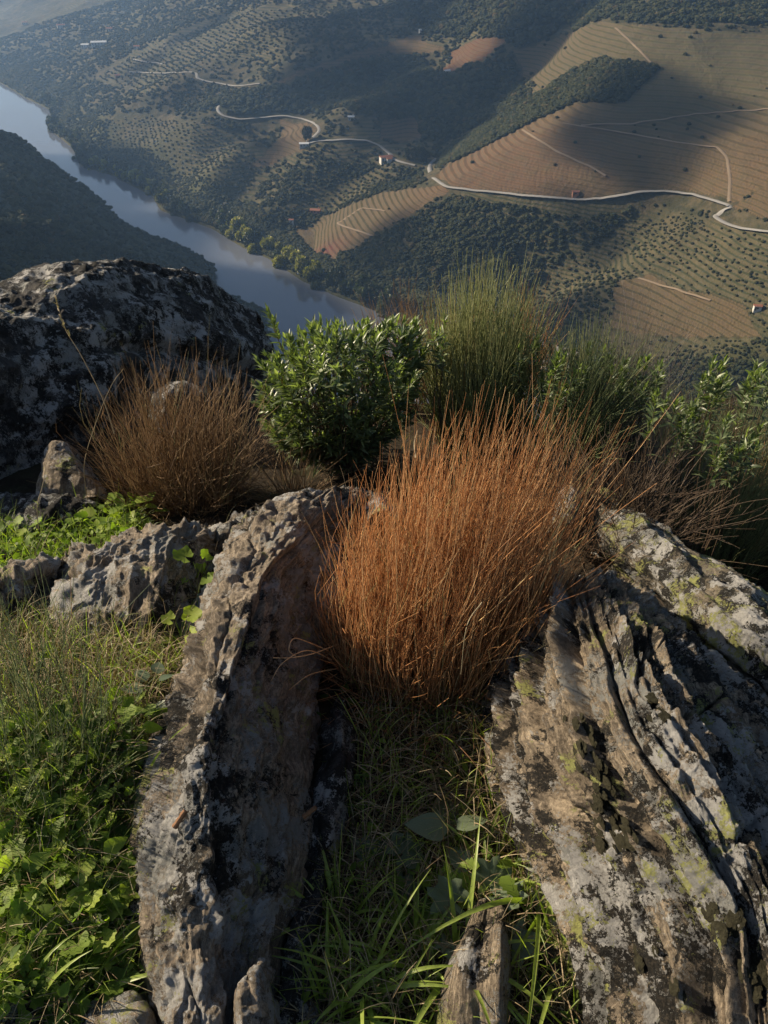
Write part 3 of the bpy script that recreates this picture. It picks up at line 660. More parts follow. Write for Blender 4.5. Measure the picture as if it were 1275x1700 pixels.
def rock(name, rows, nu, nv, mat, label, disp, group=None):
    G = loft(rows, nu, nv); N_ = gnorm(G)
    if N_[nv//2, nu//2] @ np.array([0, -.3, 1]) < 0: N_ = -N_
    su = np.cumsum(np.concatenate([np.zeros((nv, 1)), np.linalg.norm(np.diff(G, axis=1), axis=2)], 1), 1)[nv//2][None, :].repeat(nv, 0)
    sv = np.cumsum(np.concatenate([np.zeros((1, nu)), np.linalg.norm(np.diff(G, axis=0), axis=2)], 0), 0)[:, nu//2][:, None].repeat(nu, 1)
    d = disp(su, sv, G); G = G+N_*d[..., None]
    cen = G.reshape(-1, 3).mean(0); cen[2] = G[..., 2].min()
    Fc = gridf(nu, nv)
    fn = np.cross(G[nv//2, nu//2+1]-G[nv//2, nu//2], G[nv//2+1, nu//2]-G[nv//2, nu//2])
    if fn @ N_[nv//2, nu//2] < 0: Fc = Fc[:, ::-1]
    suv = np.stack([su, sv, su*0], -1).reshape(-1, 3)
    o = link(name, mesh(name, (G-cen), Fc, mat, {'suv': suv, 'moss': np.zeros(nu*nv)}), None, cen); tag(o, label, 'rock', group)
    ROCKS.append(G.reshape(-1, 3)); return o, G, N_
ROCKS = []
def Z(*p): return [PZ(a, b, c) for a, b, c in p]
M_rA = rock_mat('weathered_schist', (.22,.18,.135), (.46,.375,.28), .445, .31, .43, 5., 1.4)
M_rB = rock_mat('layered_schist', (.23,.185,.135), (.52,.42,.30), .425, .365, .475, 8., .6)
M_rC = rock_mat('lichen_boulder', (.05,.049,.05), (.088,.08,.072), .435, .27, .50, 1.6, 1.)
M_rD = rock_mat('pale_lichen_schist', (.15,.13,.10), (.28,.235,.17), .45, .42, .51, 5., 1.)
def dA(u, v, G):
    t = u*11+1.2*fbm(u*5, v*2.2, o=5, seed=60)
    pl = ssaw(t, .25)*(.35+.65*np.abs(_h(np.floor(t), t*0, t*0, 3)))
    ed = np.exp(-((u/u.max()-.36)/.2)**2)
    cu = t-np.floor(t); return -.006*np.exp(-(cu/.07)**2)*(.3+ed)+.022*pl*(.35+ed)+.050*fbm(u*4, v*3.2, o=6, seed=61, g=.55)+.013*ridge(u*14, v*5, o=4, seed=62)*(.5+ed)+.008*fbm(u*45, v*30, o=3, seed=64)+.010*ssaw(v*13+u*4+3*fbm(u*5, v*4, o=4, seed=65), .1)*sst(0, .3, noise(u*5, v*3, seed=66))+.005*fbm(u*90, v*60, o=2, seed=67)
rock('rock', [
 Z((225,1790,-0.100),(245,1780,0.047),(285,1770,0.132),(335,1770,0.156),(390,1760,0.103),(470,1760,0.028),(560,1760,-0.200)),
 Z((222,1600,-0.100),(244,1600,0.047),(282,1590,0.141),(330,1580,0.165),(385,1580,0.113),(450,1580,0.038),(540,1600,-0.200)),
 Z((220,1450,-0.100),(242,1450,0.057),(282,1440,0.177),(335,1430,0.210),(400,1430,0.148),(480,1430,0.034),(570,1440,-0.200)),
 Z((230,1340,-0.100),(250,1335,0.071),(290,1325,0.228),(342,1310,0.271),(405,1310,0.200),(490,1310,0.049),(590,1320,-0.200)),
 Z((275,1180,-0.100),(302,1160,0.071),(330,1130,0.228),(370,1110,0.271),(425,1110,0.221),(500,1110,0.078),(590,1130,-0.200)),
 Z((330,1050,-0.100),(352,1025,0.057),(372,980,0.200),(415,950,0.236),(460,955,0.200),(520,965,0.085),(600,985,-0.200)),
 Z((365,960,-0.150),(390,925,0.022),(420,885,0.143),(470,860,0.185),(515,865,0.164),(565,885,0.071),(630,905,-0.250)),
 Z((400,905,-0.300),(430,872,-0.100),(480,840,0.043),(530,822,0.085),(575,820,0.071),(620,830,0.000),(670,860,-0.300)),
 Z((420,910,-0.600),(450,885,-0.450),(490,855,-0.250),(535,838,-0.150),(585,835,-0.150),(640,850,-0.300),(690,890,-0.600))],
 330, 520, M_rA, 'long grey-brown schist ridge left of the orange broom, sunlit left side and dark right face', dA)
def dB(u, v, G):
    fx_ = u+.035*fbm(u*2, v*1.3, o=3, seed=70)+.012*fbm(u*9, v*6, o=5, seed=71)
    t = fx_*13.5; k_ = np.floor(t); pl = ssaw(t, .10); am = .25+.75*(.5+.5*_h(k_, k_*0, k_*0, 5))
    cu = t-np.floor(t); crk = np.exp(-(cu/.05)**2)+np.exp(-((1-cu)/.03)**2); t2 = fx_*37+1.1*fbm(u*3, v*3, seed=73); p2 = ssaw(t2, .3)
    vm = v.max(); top = sst(vm*.55, vm*.8, v)
    d = -.030*crk*am+.060*pl*am*(1-.35*top)+.020*p2*(.4+.6*noise(u*9, v*3, seed=85)**2*2)+.034*fbm(u*3.0, v*1.6, o=6, seed=72, g=.55)+.012*ridge(u*22, v*4, o=4, seed=74)
    d += .004*np.maximum(0, ridge(u*7, v*30+1.5*fbm(u*8, v*5, seed=75), o=2, seed=76))*top+.0035*ridge(u*30, v*60, o=2, seed=77)
    cr = np.abs(noise(u*3, v*6, seed=78)); d -= .02*np.exp(-(cr/.05)**2)*sst(0, .3, noise(u*4, v*2, seed=79))
    d += .016*ridge(u*32+.5*fbm(u*4, v*3, seed=81), v*2.2, o=3, seed=82)-.006*ssaw(u*46+1.5*fbm(u*4, v*2.5, seed=83), .2)
    return d-.022+.006*fbm(u*60, v*34, o=3, seed=80)+.010*ssaw(v*9+u*3+2.5*fbm(u*5, v*4, o=4, seed=86), .08)*sst(.0, .35, noise(u*8, v*3, seed=87))
oB, GB, NB = rock('rock', [
 Z((960,1830,-.3),(1005,1810,-.05),(1080,1790,.12),(1170,1770,.26),(1260,1740,.35),(1350,1690,.36),(1450,1640,.28),(1560,1640,-.3)),
 Z((925,1650,-.3),(962,1625,-.03),(1045,1590,.16),(1135,1560,.30),(1230,1520,.39),(1320,1460,.37),(1410,1420,.2),(1470,1430,-.3)),
 Z((860,1470,-.3),(896,1440,-.02),(970,1400,.18),(1050,1365,.33),(1130,1330,.42),(1210,1270,.38),(1270,1250,.17),(1320,1280,-.3)),
 Z((812,1340,-.3),(842,1310,-.02),(905,1280,.18),(980,1250,.33),(1060,1215,.42),(1140,1165,.38),(1205,1150,.16),(1240,1180,-.3)),
 Z((805,1240,-.3),(832,1205,-.02),(885,1175,.17),(950,1150,.31),(1020,1120,.39),(1090,1085,.34),(1145,1095,.12),(1170,1130,-.3)),
 Z((815,1110,-.3),(840,1080,-.04),(880,1050,.13),(932,1025,.26),(985,1010,.31),(1035,1012,.25),(1075,1035,.05),(1090,1065,-.35)),
 Z((830,1035,-.35),(852,1005,-.10),(885,978,.05),(925,960,.14),(965,958,.16),(1005,975,.10),(1040,1000,-.08),(1055,1035,-.4)),
 Z((845,1035,-.6),(865,1005,-.45),(895,982,-.3),(930,970,-.22),(965,970,-.22),(1005,990,-.3),(1040,1015,-.45),(1060,1050,-.7))],
 400, 620, M_rB, 'large tan layered schist slab fanning out right of the orange broom', dB)
def dC(u, v, G):
    d = .11*fbm(u*1.3, v*1.3, o=5, seed=90)+.035*ridge(u*3, v*4.5+u*1.2, o=4, seed=91)+.012*fbm(u*16, v*16, o=5, seed=92)
    t = v*3.2-u*.8+.7*fbm(u*1.5, v*1.5, seed=93); return d+.05*ssaw(t, .3)*(.5+.5*_h(np.floor(t), t*0, t*0, 4))-.10*np.exp(-((v-u*-.12-1.15)/.05)**2)*sst(.9, 1.6, u)
def Yp(*p): return [PY(a, b, c) for a, b, c in p]
rock('boulder', [
 Yp((-200,960,1.65),(0,930,2.33),(150,880,2.96),(300,850,3.70),(420,800,4.44),(520,780,5.23)),
 Yp((-200,820,2.25),(0,800,2.83),(150,760,3.36),(300,720,4.00),(410,700,4.62),(490,700,5.44)),
 Yp((-200,680,2.55),(0,660,3.13),(150,620,3.56),(290,600,4.17),(390,610,4.76),(465,640,5.57)),
 Yp((-200,570,2.85),(0,550,3.43),(120,520,3.83),(250,510,4.35),(350,530,4.89),(445,570,5.62)),
 Yp((-200,515,3.25),(0,497,3.83),(110,462,4.20),(220,453,4.66),(330,480,5.18),(428,530,5.77)),
 Yp((-200,510,3.75),(0,489,4.33),(110,455,4.65),(220,445,5.06),(330,473,5.58),(432,524,6.08)),
 Yp((-200,540,4.55),(0,520,5.13),(110,490,5.45),(220,480,5.76),(330,510,6.08),(440,560,6.50)),
 Yp((-200,700,4.95),(0,690,5.53),(110,680,5.85),(220,680,6.16),(330,700,6.48),(440,720,6.80))],
 420, 400, M_rC, 'huge dark lichen-spotted boulder standing above the river bend', dC)
def dD(u, v, G): return .05*fbm(u*4, v*2.4, o=5, seed=100)+.02*ridge(u*14, v*4, o=4, seed=101)+.018*ssaw(u*14+fbm(u*4, v*2, seed=102), .2)+.006*fbm(u*40, v*40, o=3, seed=103)
rock('rock', [
 Z((900,900,-.8),(935,850,-.42),(975,822,-.30),(1015,825,-.45),(1030,850,-.9)),
 Z((955,960,-.8),(1000,905,-.28),(1050,872,-.16),(1090,890,-.36),(1100,930,-.9)),
 Z((1020,1050,-.8),(1075,985,-.20),(1140,940,-.06),(1185,960,-.28),(1200,1010,-.9)),
 Z((1100,1140,-.8),(1155,1062,-.12),(1225,1000,.02),(1280,1020,-.2),(1300,1080,-.9)),
 Z((1200,1250,-.8),(1265,1155,-.08),(1340,1080,.06),(1400,1100,-.2),(1420,1180,-.9)),
 Z((1330,1400,-.8),(1400,1290,-.1),(1480,1200,.03),(1540,1220,-.2),(1560,1300,-.9))],
 220, 420, M_rD, 'narrow slab with yellow-green lichen behind the big layered rock', dD)
def dE(s_, a=1.): return lambda u, v, G: a*(.05*fbm(u*5, v*4, o=5, seed=s_)+.022*ridge(u*12, v*8, o=4, seed=s_+1)+.014*ssaw(u*13+1.4*fbm(u*4, v*3, seed=s_+2), .25)+.006*fbm(u*45, v*45, o=3, seed=s_+3))
def slab(name, rows, mat, label, s_, nu=160, nv=160, a=1.): return rock(name, rows, nu, nv, mat, label, dE(s_, a))
slab('rock', [Yp((60,860,2.35),(75,835,2.4),(110,830,2.42),(160,830,2.42),(185,850,2.4)), Yp((68,800,2.5),(80,790,2.5),(115,790,2.5),(150,800,2.5),(180,830,2.5)),
 Yp((76,760,2.6),(86,750,2.6),(110,752,2.62),(130,770,2.65),(170,820,2.65)), Yp((78,756,2.68),(88,742,2.68),(108,745,2.7),(130,762,2.75),(165,815,2.75)), Yp((85,800,2.9),(95,790,2.9),(110,790,2.9),(130,800,2.9),(160,840,2.9))],
 M_rA, 'pale pointed stone standing at the foot of the huge boulder', 110, 110, 110, .5)
slab('rock', [Z((-90,960,-.6),(0,930,-.5),(80,925,-.5),(160,915,-.5),(215,900,-.6)), Z((-90,900,-.36),(0,880,-.34),(70,875,-.34),(140,868,-.36),(200,880,-.45)),
 Z((-90,850,-.40),(0,825,-.40),(70,832,-.36),(150,832,-.38),(210,865,-.5)), Z((-90,860,-.7),(0,838,-.7),(70,842,-.7),(150,842,-.7),(200,875,-.7))],
 M_rC, 'low dark rock behind the bright green herbs on the left', 120, 200, 130, .7)
slab('rock', [Z((90,1150,-.3),(140,1130,-.12),(210,1120,-.1),(290,1110,-.12),(350,1120,-.4)), Z((60,1060,-.3),(110,1040,-.02),(190,1010,.02),(280,1000,.02),(345,1010,-.3)),
 Z((70,990,-.3),(125,965,.0),(190,925,.04),(290,905,.0),(370,930,-.3)), Z((120,940,-.3),(165,915,-.05),(215,888,-.04),(300,885,-.05),(390,905,-.3)), Z((150,950,-.6),(190,920,-.4),(230,900,-.3),(310,898,-.3),(400,925,-.5))],
 M_rA, 'low dark rounded rock between the left broom and the schist ridge', 130, 240, 200)
slab('rock', [Z((-150,1110,-.3),(-60,1090,-.05),(10,1060,-.03),(60,1040,-.1),(100,1050,-.3)), Z((-150,1020,-.2),(-60,1000,.0),(0,990,.02),(60,965,-.02),(130,970,-.3)),
 Z((-150,960,-.3),(-50,965,-.05),(20,960,-.02),(90,935,-.05),(150,925,-.3)), Z((-140,965,-.6),(-40,970,-.5),(30,968,-.4),(100,945,-.4),(160,940,-.5))],
 M_rA, 'grey rock at the left edge behind the green broom stems', 140, 160, 130)
slab('rock', [Z((250,1000,-.6),(330,960,-.35),(400,930,-.35),(460,900,-.5)), Z((290,930,-.5),(340,900,-.2),(400,880,-.18),(450,860,-.4)), Z((330,900,-.5),(370,875,-.26),(420,862,-.24),(460,850,-.45)), Z((350,910,-.8),(390,885,-.6),(430,870,-.5),(470,865,-.7))],
 M_rA, 'small rock joining the brown bush to the top of the ridge', 150, 120, 120)
slab('rock', [Z((700,1800,-.3),(728,1790,-.02),(790,1790,.0),(838,1790,-.02),(850,1790,-.35)), Z((725,1640,-.3),(742,1630,.03),(795,1620,.06),(842,1610,.04),(852,1610,-.35)),
 Z((765,1530,-.3),(780,1515,.02),(815,1500,.04),(845,1500,.01),(858,1510,-.35)), Z((785,1490,-.35),(800,1480,-.1),(820,1478,-.08),(845,1480,-.12),(860,1490,-.35))],
 M_rB, 'small upright grey slab at the bottom centre beside the grass', 163, 150, 260, .22)
slab('rock', [Z((380,1800,-.3),(400,1790,0.170),(440,1790,0.210),(480,1790,0.100),(520,1790,-.3)), Z((368,1700,-.3),(385,1690,0.150),(415,1685,0.190),(450,1690,0.100),(480,1700,-.3)),
 Z((370,1660,-.3),(392,1640,0.130),(410,1632,0.170),(430,1640,0.110),(450,1655,-.3)), Z((400,1640,-.3),(418,1620,0.070),(428,1608,0.130),(436,1610,0.080),(445,1630,-.3)), Z((420,1625,-.4),(428,1612,-.2),(434,1604,-.1),(438,1608,-.2),(444,1625,-.4))],
 M_rA, 'jagged pale fin of rock at the bottom edge left of the gully', 170, 120, 160, .5)
slab('rock', [Z((400,1850,-.3),(440,1840,-.01),(490,1820,.02),(540,1810,-.04),(580,1810,-.3)), Z((420,1700,-.3),(450,1690,-.01),(495,1670,.02),(540,1660,-.05),(575,1660,-.3)), Z((440,1580,-.3),(470,1560,-.01),(510,1540,.02),(545,1530,-.02),(580,1530,-.3)),
 Z((480,1440,-.3),(500,1420,-.02),(530,1400,.01),(560,1390,-.02),(590,1400,-.3)), Z((510,1310,-.3),(530,1290,-.02),(555,1270,.04),(575,1270,.02),(600,1290,-.3)),
 Z((520,1190,-.35),(540,1180,-.06),(560,1170,.0),(580,1170,-.04),(600,1190,-.3)), Z((530,1170,-.5),(545,1160,-.35),(560,1150,-.3),(580,1150,-.35),(600,1170,-.5))],
 M_rC, 'shaded grey rock rib running down the gully beside the ridge', 180, 150, 320, .6)
slab('rock', [Z((60,1800,-.2),(130,1780,.04),(200,1770,.08),(260,1760,.04),(300,1760,-.2)), Z((100,1720,-.2),(145,1700,.03),(200,1685,.08),(235,1680,.04),(260,1690,-.2)),
 Z((110,1710,-.2),(150,1690,.0),(190,1672,.05),(225,1664,.03),(245,1675,-.2)), Z((120,1710,-.4),(155,1695,-.2),(190,1680,-.15),(225,1672,-.2),(245,1685,-.4))],
 M_rA, 'low rock at the bottom left corner under the grass', 190, 120, 100, .5)
slab('rock', [Z((-60,1760,-.2),(-20,1740,.06),(30,1730,.08),(60,1740,.03),(90,1760,-.2)), Z((-60,1680,-.2),(-20,1655,.06),(25,1645,.08),(60,1650,.03),(85,1670,-.2)), Z((-60,1650,-.3),(-20,1635,-.1),(25,1625,-.08),(60,1632,-.1),(85,1655,-.3))],
 M_rC, 'pale lichen-grey stone in the bottom left corner', 200, 100, 90, .5)
slab('rock', [Yp((860,640,5.2),(880,640,5.2),(930,640,5.2),(990,640,5.2),(1020,650,5.2)), Yp((865,600,5.4),(885,590,5.4),(930,588,5.4),(975,600,5.4),(1010,630,5.4)), Yp((870,590,5.6),(890,577,5.6),(930,580,5.6),(970,596,5.6),(1005,630,5.6)), Yp((870,640,6),(890,640,6),(930,640,6),(970,640,6),(1005,650,6))],
 M_rC, 'distant dark rock peeping out between the green broom and the leafy sprigs', 210, 100, 80)
slab('rock', [Yp((240,760,3.1),(265,720,3.1),(300,720,3.1),(350,720,3.1),(370,760,3.1)), Yp((250,680,3.2),(275,650,3.2),(305,645,3.2),(340,660,3.2),(365,700,3.2)), Yp((255,660,3.35),(280,643,3.35),(310,640,3.35),(340,655,3.35),(360,690,3.35)), Yp((255,720,3.6),(280,700,3.6),(310,700,3.6),(340,700,3.6),(360,740,3.6))],
 M_rC, 'smooth grey rounded stone showing behind the brown bush', 220, 90, 90, .4)
slab('rock', [Yp((590,900,1.7),(610,860,1.7),(640,850,1.7),(660,880,1.7)), Yp((595,860,1.8),(612,838,1.8),(635,832,1.8),(655,860,1.8)), Yp((600,850,1.9),(615,832,1.9),(632,828,1.9),(650,850,1.9)), Yp((600,900,2.1),(615,880,2.1),(632,880,2.1),(650,900,2.1))], M_rD, 'small pale stone hidden behind the left side of the orange broom', 230, 70, 70, .4)
slab('rock', [Z((905,905,-.6),(925,880,-.25),(955,870,-.22),(985,880,-.5)), Z((910,860,-.5),(930,835,-.22),(955,826,-.2),(985,840,-.5)), Z((915,850,-.6),(932,828,-.3),(955,820,-.28),(980,835,-.5)), Z((915,880,-.8),(932,860,-.7),(955,850,-.6),(980,870,-.8))], M_rA, 'pale stone showing through the right side of the orange broom', 240, 80, 80, .5)

# moss cushions on the layered slab
m = NT('dark_moss'); g = m.n('TexCoord').outputs['Object']
a = m.noise(g, 90, 6, .8); M_moss = m.out(m.bsdf(m.ramp(a, [(.3, (.012,.011,.007)), (.6, (.045,.042,.026)), (.8, (.09,.085,.055))]), 1., m.bump(a, .01, 1.), .1))
pxB, pyB = unproj(GB)
IV3, IF3 = ico(3)
rm = np.random.default_rng(88); MS = []
for (u, v, k_) in ((955,1205,9),(965,1245,14),(990,1285,12),(1005,1330,16),(1035,1375,16),(1020,1400,10),(1062,1592,6),(1210,1540,8),(1255,1620,14),(1095,1170,5),(1130,1640,6)):
    for q_ in range(int(k_*1.2)): MS.append((u+rm.normal(0, 13), v+rm.normal(0, 15), rm.uniform(.004, .012)))
for (u, v, s_) in MS:
    j = np.argmin((pxB-u)**2+(pyB-v)**2); p = GB.reshape(-1, 3)[j]; nn_ = NB.reshape(-1, 3)[j]
    d = 1+.3*fbm(IV[:, 0]*2+u, IV[:, 1]*2, IV[:, 2]*2, 4)+.22*noise(IV[:, 0]*7+v, IV[:, 1]*7, IV[:, 2]*7, 5)
    V = IV*d[:, None]*np.array([1.3, 1.3, .22])*s_; q = Vector(nn_).to_track_quat('Z', 'Y').to_matrix(); V = V@np.array(q).T
    o = link('moss_patch', mesh('moss_patch', V+(p-np.array(oB.location)), IF, M_moss, None, False)); o.parent = oB

def PG(px, py, Y):
    p = PY(px, py, Y); return np.array([p[0], p[1], gz(p[0], p[1])])
# ------------------------------------------------------------ leaf and blade templates
def T_leaf(wd=.2, nseg=5, curl=.15, fold=.25, shape=.45, lobes=0):
    t = np.linspace(0, 1, nseg+1); ww = wd*np.sin(np.pi*np.clip(t, 0, 1)**shape)**.8; ww[0] = wd*.08; ww[-1] = 0.004
    if lobes: ww = ww*(1+.25*np.cos(t*lobes*2*np.pi))
    V = []
    for i, a in enumerate(t):
        z = -curl*a*a
        V += [(-ww[i], a, z+fold*ww[i]), (0, a, z), (ww[i], a, z+fold*ww[i])]
    Fc = []
    for i in range(nseg):
        b = i*3; Fc += [(b, b+1, b+4, b+3), (b+1, b+2, b+5, b+4)]
    return np.array(V, float), np.array(Fc)
def T_round(n=18, lob=5, depth=.22, cup=.2, asym=0):    # rounded, lobed leaf, stalk at origin, length 1
    V = [(0, .05, 0)]; 
    for r_ in (.5, 1.):
        for i in range(n+1):
            a = -math.pi*.90+i/n*math.pi*1.8; rr = .5*r_*(1-depth*(.5-.5*math.cos(a*lob))*(r_ > .6))*(1+.12*math.sin(a*17)*(r_ > .6)); 
            V.append((rr*math.sin(a)*(1+asym), .5+rr*math.cos(a) if r_ > .6 else .5*(.9)+rr*math.cos(a), cup*rr*rr*2+.05*math.sin(a*lob*2+1)*r_))
    V[0] = (0, .42, 0); Fc = []
    for i in range(n): Fc.append((0, 1+i, 2+i, 2+i)); Fc.append((1+i, 1+n+1+i, 2+n+1+i, 2+i))
    return np.array(V, float), np.array(Fc)
def tri(V, Fc):
    o = []
    for f in Fc:
        f = list(f); o.append((f[0], f[1], f[2])); 
        if f[3] != f[2]: o.append((f[0], f[2], f[3]))
    return V, np.array(o)
LEAF = tri(*T_leaf(.125, 5, .3, .4, .6)); OVAL = tri(*T_leaf(.34, 6, .2, .2, .62, 0)); LOB = tri(*T_round()); LOB2 = tri(*T_round(22, 7, .35, .1)); PINN = tri(*T_leaf(.26, 12, .25, .2, .6, 5))
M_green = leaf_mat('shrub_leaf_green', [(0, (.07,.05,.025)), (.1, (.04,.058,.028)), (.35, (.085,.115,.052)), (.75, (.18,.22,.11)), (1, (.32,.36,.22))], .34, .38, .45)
M_herb = leaf_mat('herb_leaf_green', [(0, (.035,.065,.016)), (.4, (.11,.17,.032)), (.8, (.22,.30,.05)), (1, (.30,.36,.07))], .5, .55, .2)
M_grass = leaf_mat('grass_green', [(0, (.07,.10,.025)), (.5, (.20,.27,.055)), (.85, (.34,.42,.09)), (1, (.34,.30,.14))], .45, .4, .4)
M_dry = leaf_mat('dry_grass_straw', [(0, (.12,.08,.045)), (.5, (.28,.21,.125)), (1, (.46,.38,.25))], .25, .6, .2, .6)
M_glau = leaf_mat('grey_green_leaf', [(0, (.08,.11,.06)), (1, (.17,.21,.13))], .3, .45, .4)
M_or = stem_mat('orange_brown_stems', [(0, (.13,.065,.033)), (.3, (.42,.19,.075)), (.6, (.70,.35,.145)), (.85, (.80,.53,.27)), (1, (.34,.36,.15))])
M_br = stem_mat('brown_stems', [(0, (.07,.04,.02)), (.4, (.21,.125,.06)), (.8, (.38,.25,.13)), (1, (.15,.17,.07))])
M_gb = stem_mat('green_broom_stems', [(0, (.10,.13,.045)), (.5, (.30,.33,.14)), (.85, (.48,.49,.23)), (1, (.36,.24,.11))])
M_gd = stem_mat('dull_green_stems', [(0, (.06,.09,.04)), (.5, (.15,.20,.09)), (.85, (.26,.29,.13)), (1, (.30,.17,.08))])
M_gy = stem_mat('grey_twigs', [(0, (.12,.10,.09)), (.5, (.26,.23,.21)), (1, (.42,.39,.36))])
M_dk = stem_mat('dark_twigs', [(0, (.03,.022,.015)), (.5, (.075,.05,.032)), (1, (.15,.11,.07))])

# ------------------------------------------------------------ brooms: many thin upright stems
def broom(name, base, n, hgt, rb, rt, mat, label, lean=(0, 0), wdt=.0012, curve=.5, wob=.02, twig=3, cat='shrub', k_=8, low=0, seed=1, hvar=.25, up=1.0, arc=0., hx=0., el=1., tw=.22):
    r_ = np.random.default_rng(seed); a = r_.uniform(0, 2*np.pi, n); q = np.sqrt(r_.uniform(0, 1, n)); 
    bx, by = rb*q*np.cos(a), rb*el*q*np.sin(a)
    a2 = a+r_.normal(0, .6, n); q2 = np.clip(q+r_.normal(0, .22, n), 0, 1.15)
    hh_ = hgt*(1-hvar*r_.uniform(0, 1, n)-.28*q2**2)*(1+hx*np.cos(a)*q); tx, ty = rt*q2*np.cos(a2)+lean[0]*hh_, rt*q2*np.sin(a2)+lean[1]*hh_
    t = np.linspace(0, 1, k_)[None, :]; e = t**(1+curve)*(.6)+t*.4
    W1 = r_.normal(0, wob, (n, 2)); ph_ = r_.uniform(0, 6.28, (n, 2))
    X = bx[:, None]+(tx)[:, None]*e+W1[:, :1]*np.sin(t*5+ph_[:, :1])*t; Y = by[:, None]+ty[:, None]*e+W1[:, 1:]*np.sin(t*6+ph_[:, 1:])*t
    Zz = hh_[:, None]*(t*up-arc*t*t*q2[:, None]); P = np.stack([X, Y, Zz], -1)
    rad = wdt*(1.15-.85*t)*r_.uniform(.7, 1.35, n)[:, None]; tint = np.clip(r_.beta(2.2, 2.2, n), 0, 1)
    PL, RL, TL = [P], [rad], [tint]
    for _ in range(twig):                # side twigs, nearly parallel to their stem
        s0 = r_.uniform(.12, .75, n); i0 = s0*(k_-1); i_ = i0.astype(int); f_ = (i0-i_)[:, None]; ar = np.arange(n)
        o = P[ar, i_]*(1-f_)+P[ar, np.minimum(i_+1, k_-1)]*f_; dr_ = P[ar, -1]-P[ar, 0]; dr_ /= np.linalg.norm(dr_, axis=1, keepdims=True)
        dr_ = dr_+r_.normal(0, tw, (n, 3)); L = np.minimum(hgt*r_.uniform(.2, .5, n), hh_*(1-s0)*r_.uniform(.4, .95, n))
        tt = np.linspace(0, 1, k_)[None, :, None]; bend = r_.normal(0, .06, (n, 1, 3))
        Q = o[:, None]+dr_[:, None]*L[:, None, None]*tt+bend*L[:, None, None]*tt*tt+np.array([0, 0, .12])*L[:, None, None]*tt*tt
        PL.append(Q); RL.append(wdt*.72*(1.1-.8*t)*r_.uniform(.7, 1.2, n)[:, None]); TL.append(np.clip(tint+r_.normal(0, .15, n), 0, 1))
    P = np.concatenate(PL); V, Fc = tubes(P, np.concatenate(RL)); T_ = np.repeat(np.concatenate(TL), k_*3)
    e_ = empty(name, base); st_ = link('stems', mesh('stems', V, Fc, mat, {'tint': T_}), e_); tag(st_, kind='stuff')
    if low:                              # dead tangled twigs round the foot
        n2 = low; a = r_.uniform(0, 6.28, n2); q = np.sqrt(r_.uniform(0, 1, n2))*rb*1.15; D = np.stack([np.cos(a+r_.normal(0, .8, n2)), np.sin(a+r_.normal(0, .8, n2)), r_.normal(.25, .3, n2)], -1)
        tt = np.linspace(0, 1, 6)[None, :, None]; L = r_.uniform(.04, .14, n2)*hgt/.8; o = np.stack([q*np.cos(a), q*np.sin(a), r_.uniform(0, .16, n2)*hgt], -1)
        P = o[:, None]+D[:, None]*L[:, None, None]*tt+r_.normal(0, .25, (n2, 1, 3))*L[:, None, None]*tt**2; P[..., 2] = np.maximum(P[..., 2], -.03)
        V, Fc = tubes(P, wdt*.8*np.ones((n2, 6))*np.linspace(1, .5, 6)); st_ = link('dead_twigs', mesh('dead_twigs', V, Fc, mat, {'tint': np.repeat(np.clip(r_.normal(.2, .2, n2), 0, 1), 18)}), e_); tag(st_, kind='stuff')
    tag(e_, label, cat); return e_
b = GP(735, 1150); b[2] -= .03
broom('broom_shrub', b+np.array([-.025,.07,0]), 1900, .81, .235, .085, M_or, 'big orange-brown dry broom of upright stems between the two large rocks', lean=(.10,.06), wdt=.0012, twig=1, low=1400, seed=21, hvar=.46, curve=.9, wob=.034, hx=.18, el=.7, tw=.26)
broom('broom_shrub', GP(300, 850)+[0, .12, -.05], 640, .66, .23, .20, M_br, 'dark brown dry bush in front of the huge boulder', wdt=.0016, twig=3, low=600, seed=22, hvar=.62, wob=.05, tw=.4, el=.7)
broom('broom_shrub', GP(790, 780)+[.02, .25, -.05], 680, .97, .17, .18, M_gb, 'tall yellow-green broom rising above the other shrubs in the middle', lean=(.03,0), wdt=.0024, twig=3, seed=23, hvar=.35, low=200)
broom('broom_shrub', GP(950, 840)+[.05, .35, 0], 260, .66, .12, .24, M_gd, 'blue-green broom behind the right side of the orange broom', lean=(.05,0), wdt=.0021, twig=3, seed=24, hvar=.4)
broom('broom_shrub', GP(880, 760)+[0, .45, 0], 70, .8, .10, .10, M_or, 'thin rusty broom tuft between the two green brooms', wdt=.0015, twig=3, seed=25, hvar=.4)
broom('broom_shrub', GP(60, 1290)+[-.02, .02, -.02], 170, .52, .16, .14, M_gd, 'sparse grey-green broom at the left edge', lean=(-.02,.05), wdt=.0011, twig=3, seed=26, hvar=.55, low=120)
broom('broom_shrub', GP(460, 830)+[.06, .05, -.05], 120, .36, .08, .26, M_br, 'small sparse brown tuft right of the brown bush', wdt=.0012, twig=2, seed=27, hvar=.5)
broom('broom_shrub', PG(1005, 600, 3.5), 260, 1.0, .15, .25, M_gb, 'low yellow-green broom on the skyline right of the tall broom', wdt=.002, twig=3, seed=28)
broom('broom_shrub', PG(1265, 680, 2.8), 380, .98, .2, .3, M_gb, 'green broom at the right edge below the leafy sprigs', wdt=.0018, twig=3, seed=29)
broom('twig_shrub', PG(1055, 640, 3.1), 120, 1.22, .12, .22, M_gy, 'pale grey leafless twigs behind the leafy sprigs', wdt=.0014, twig=6, seed=30, wob=.05)
broom('twig_shrub', PG(1135, 640, 2.9), 110, 1.08, .12, .22, M_gy, 'grey leafless twigs right of the paler ones', wdt=.0013, twig=6, seed=31, wob=.05)
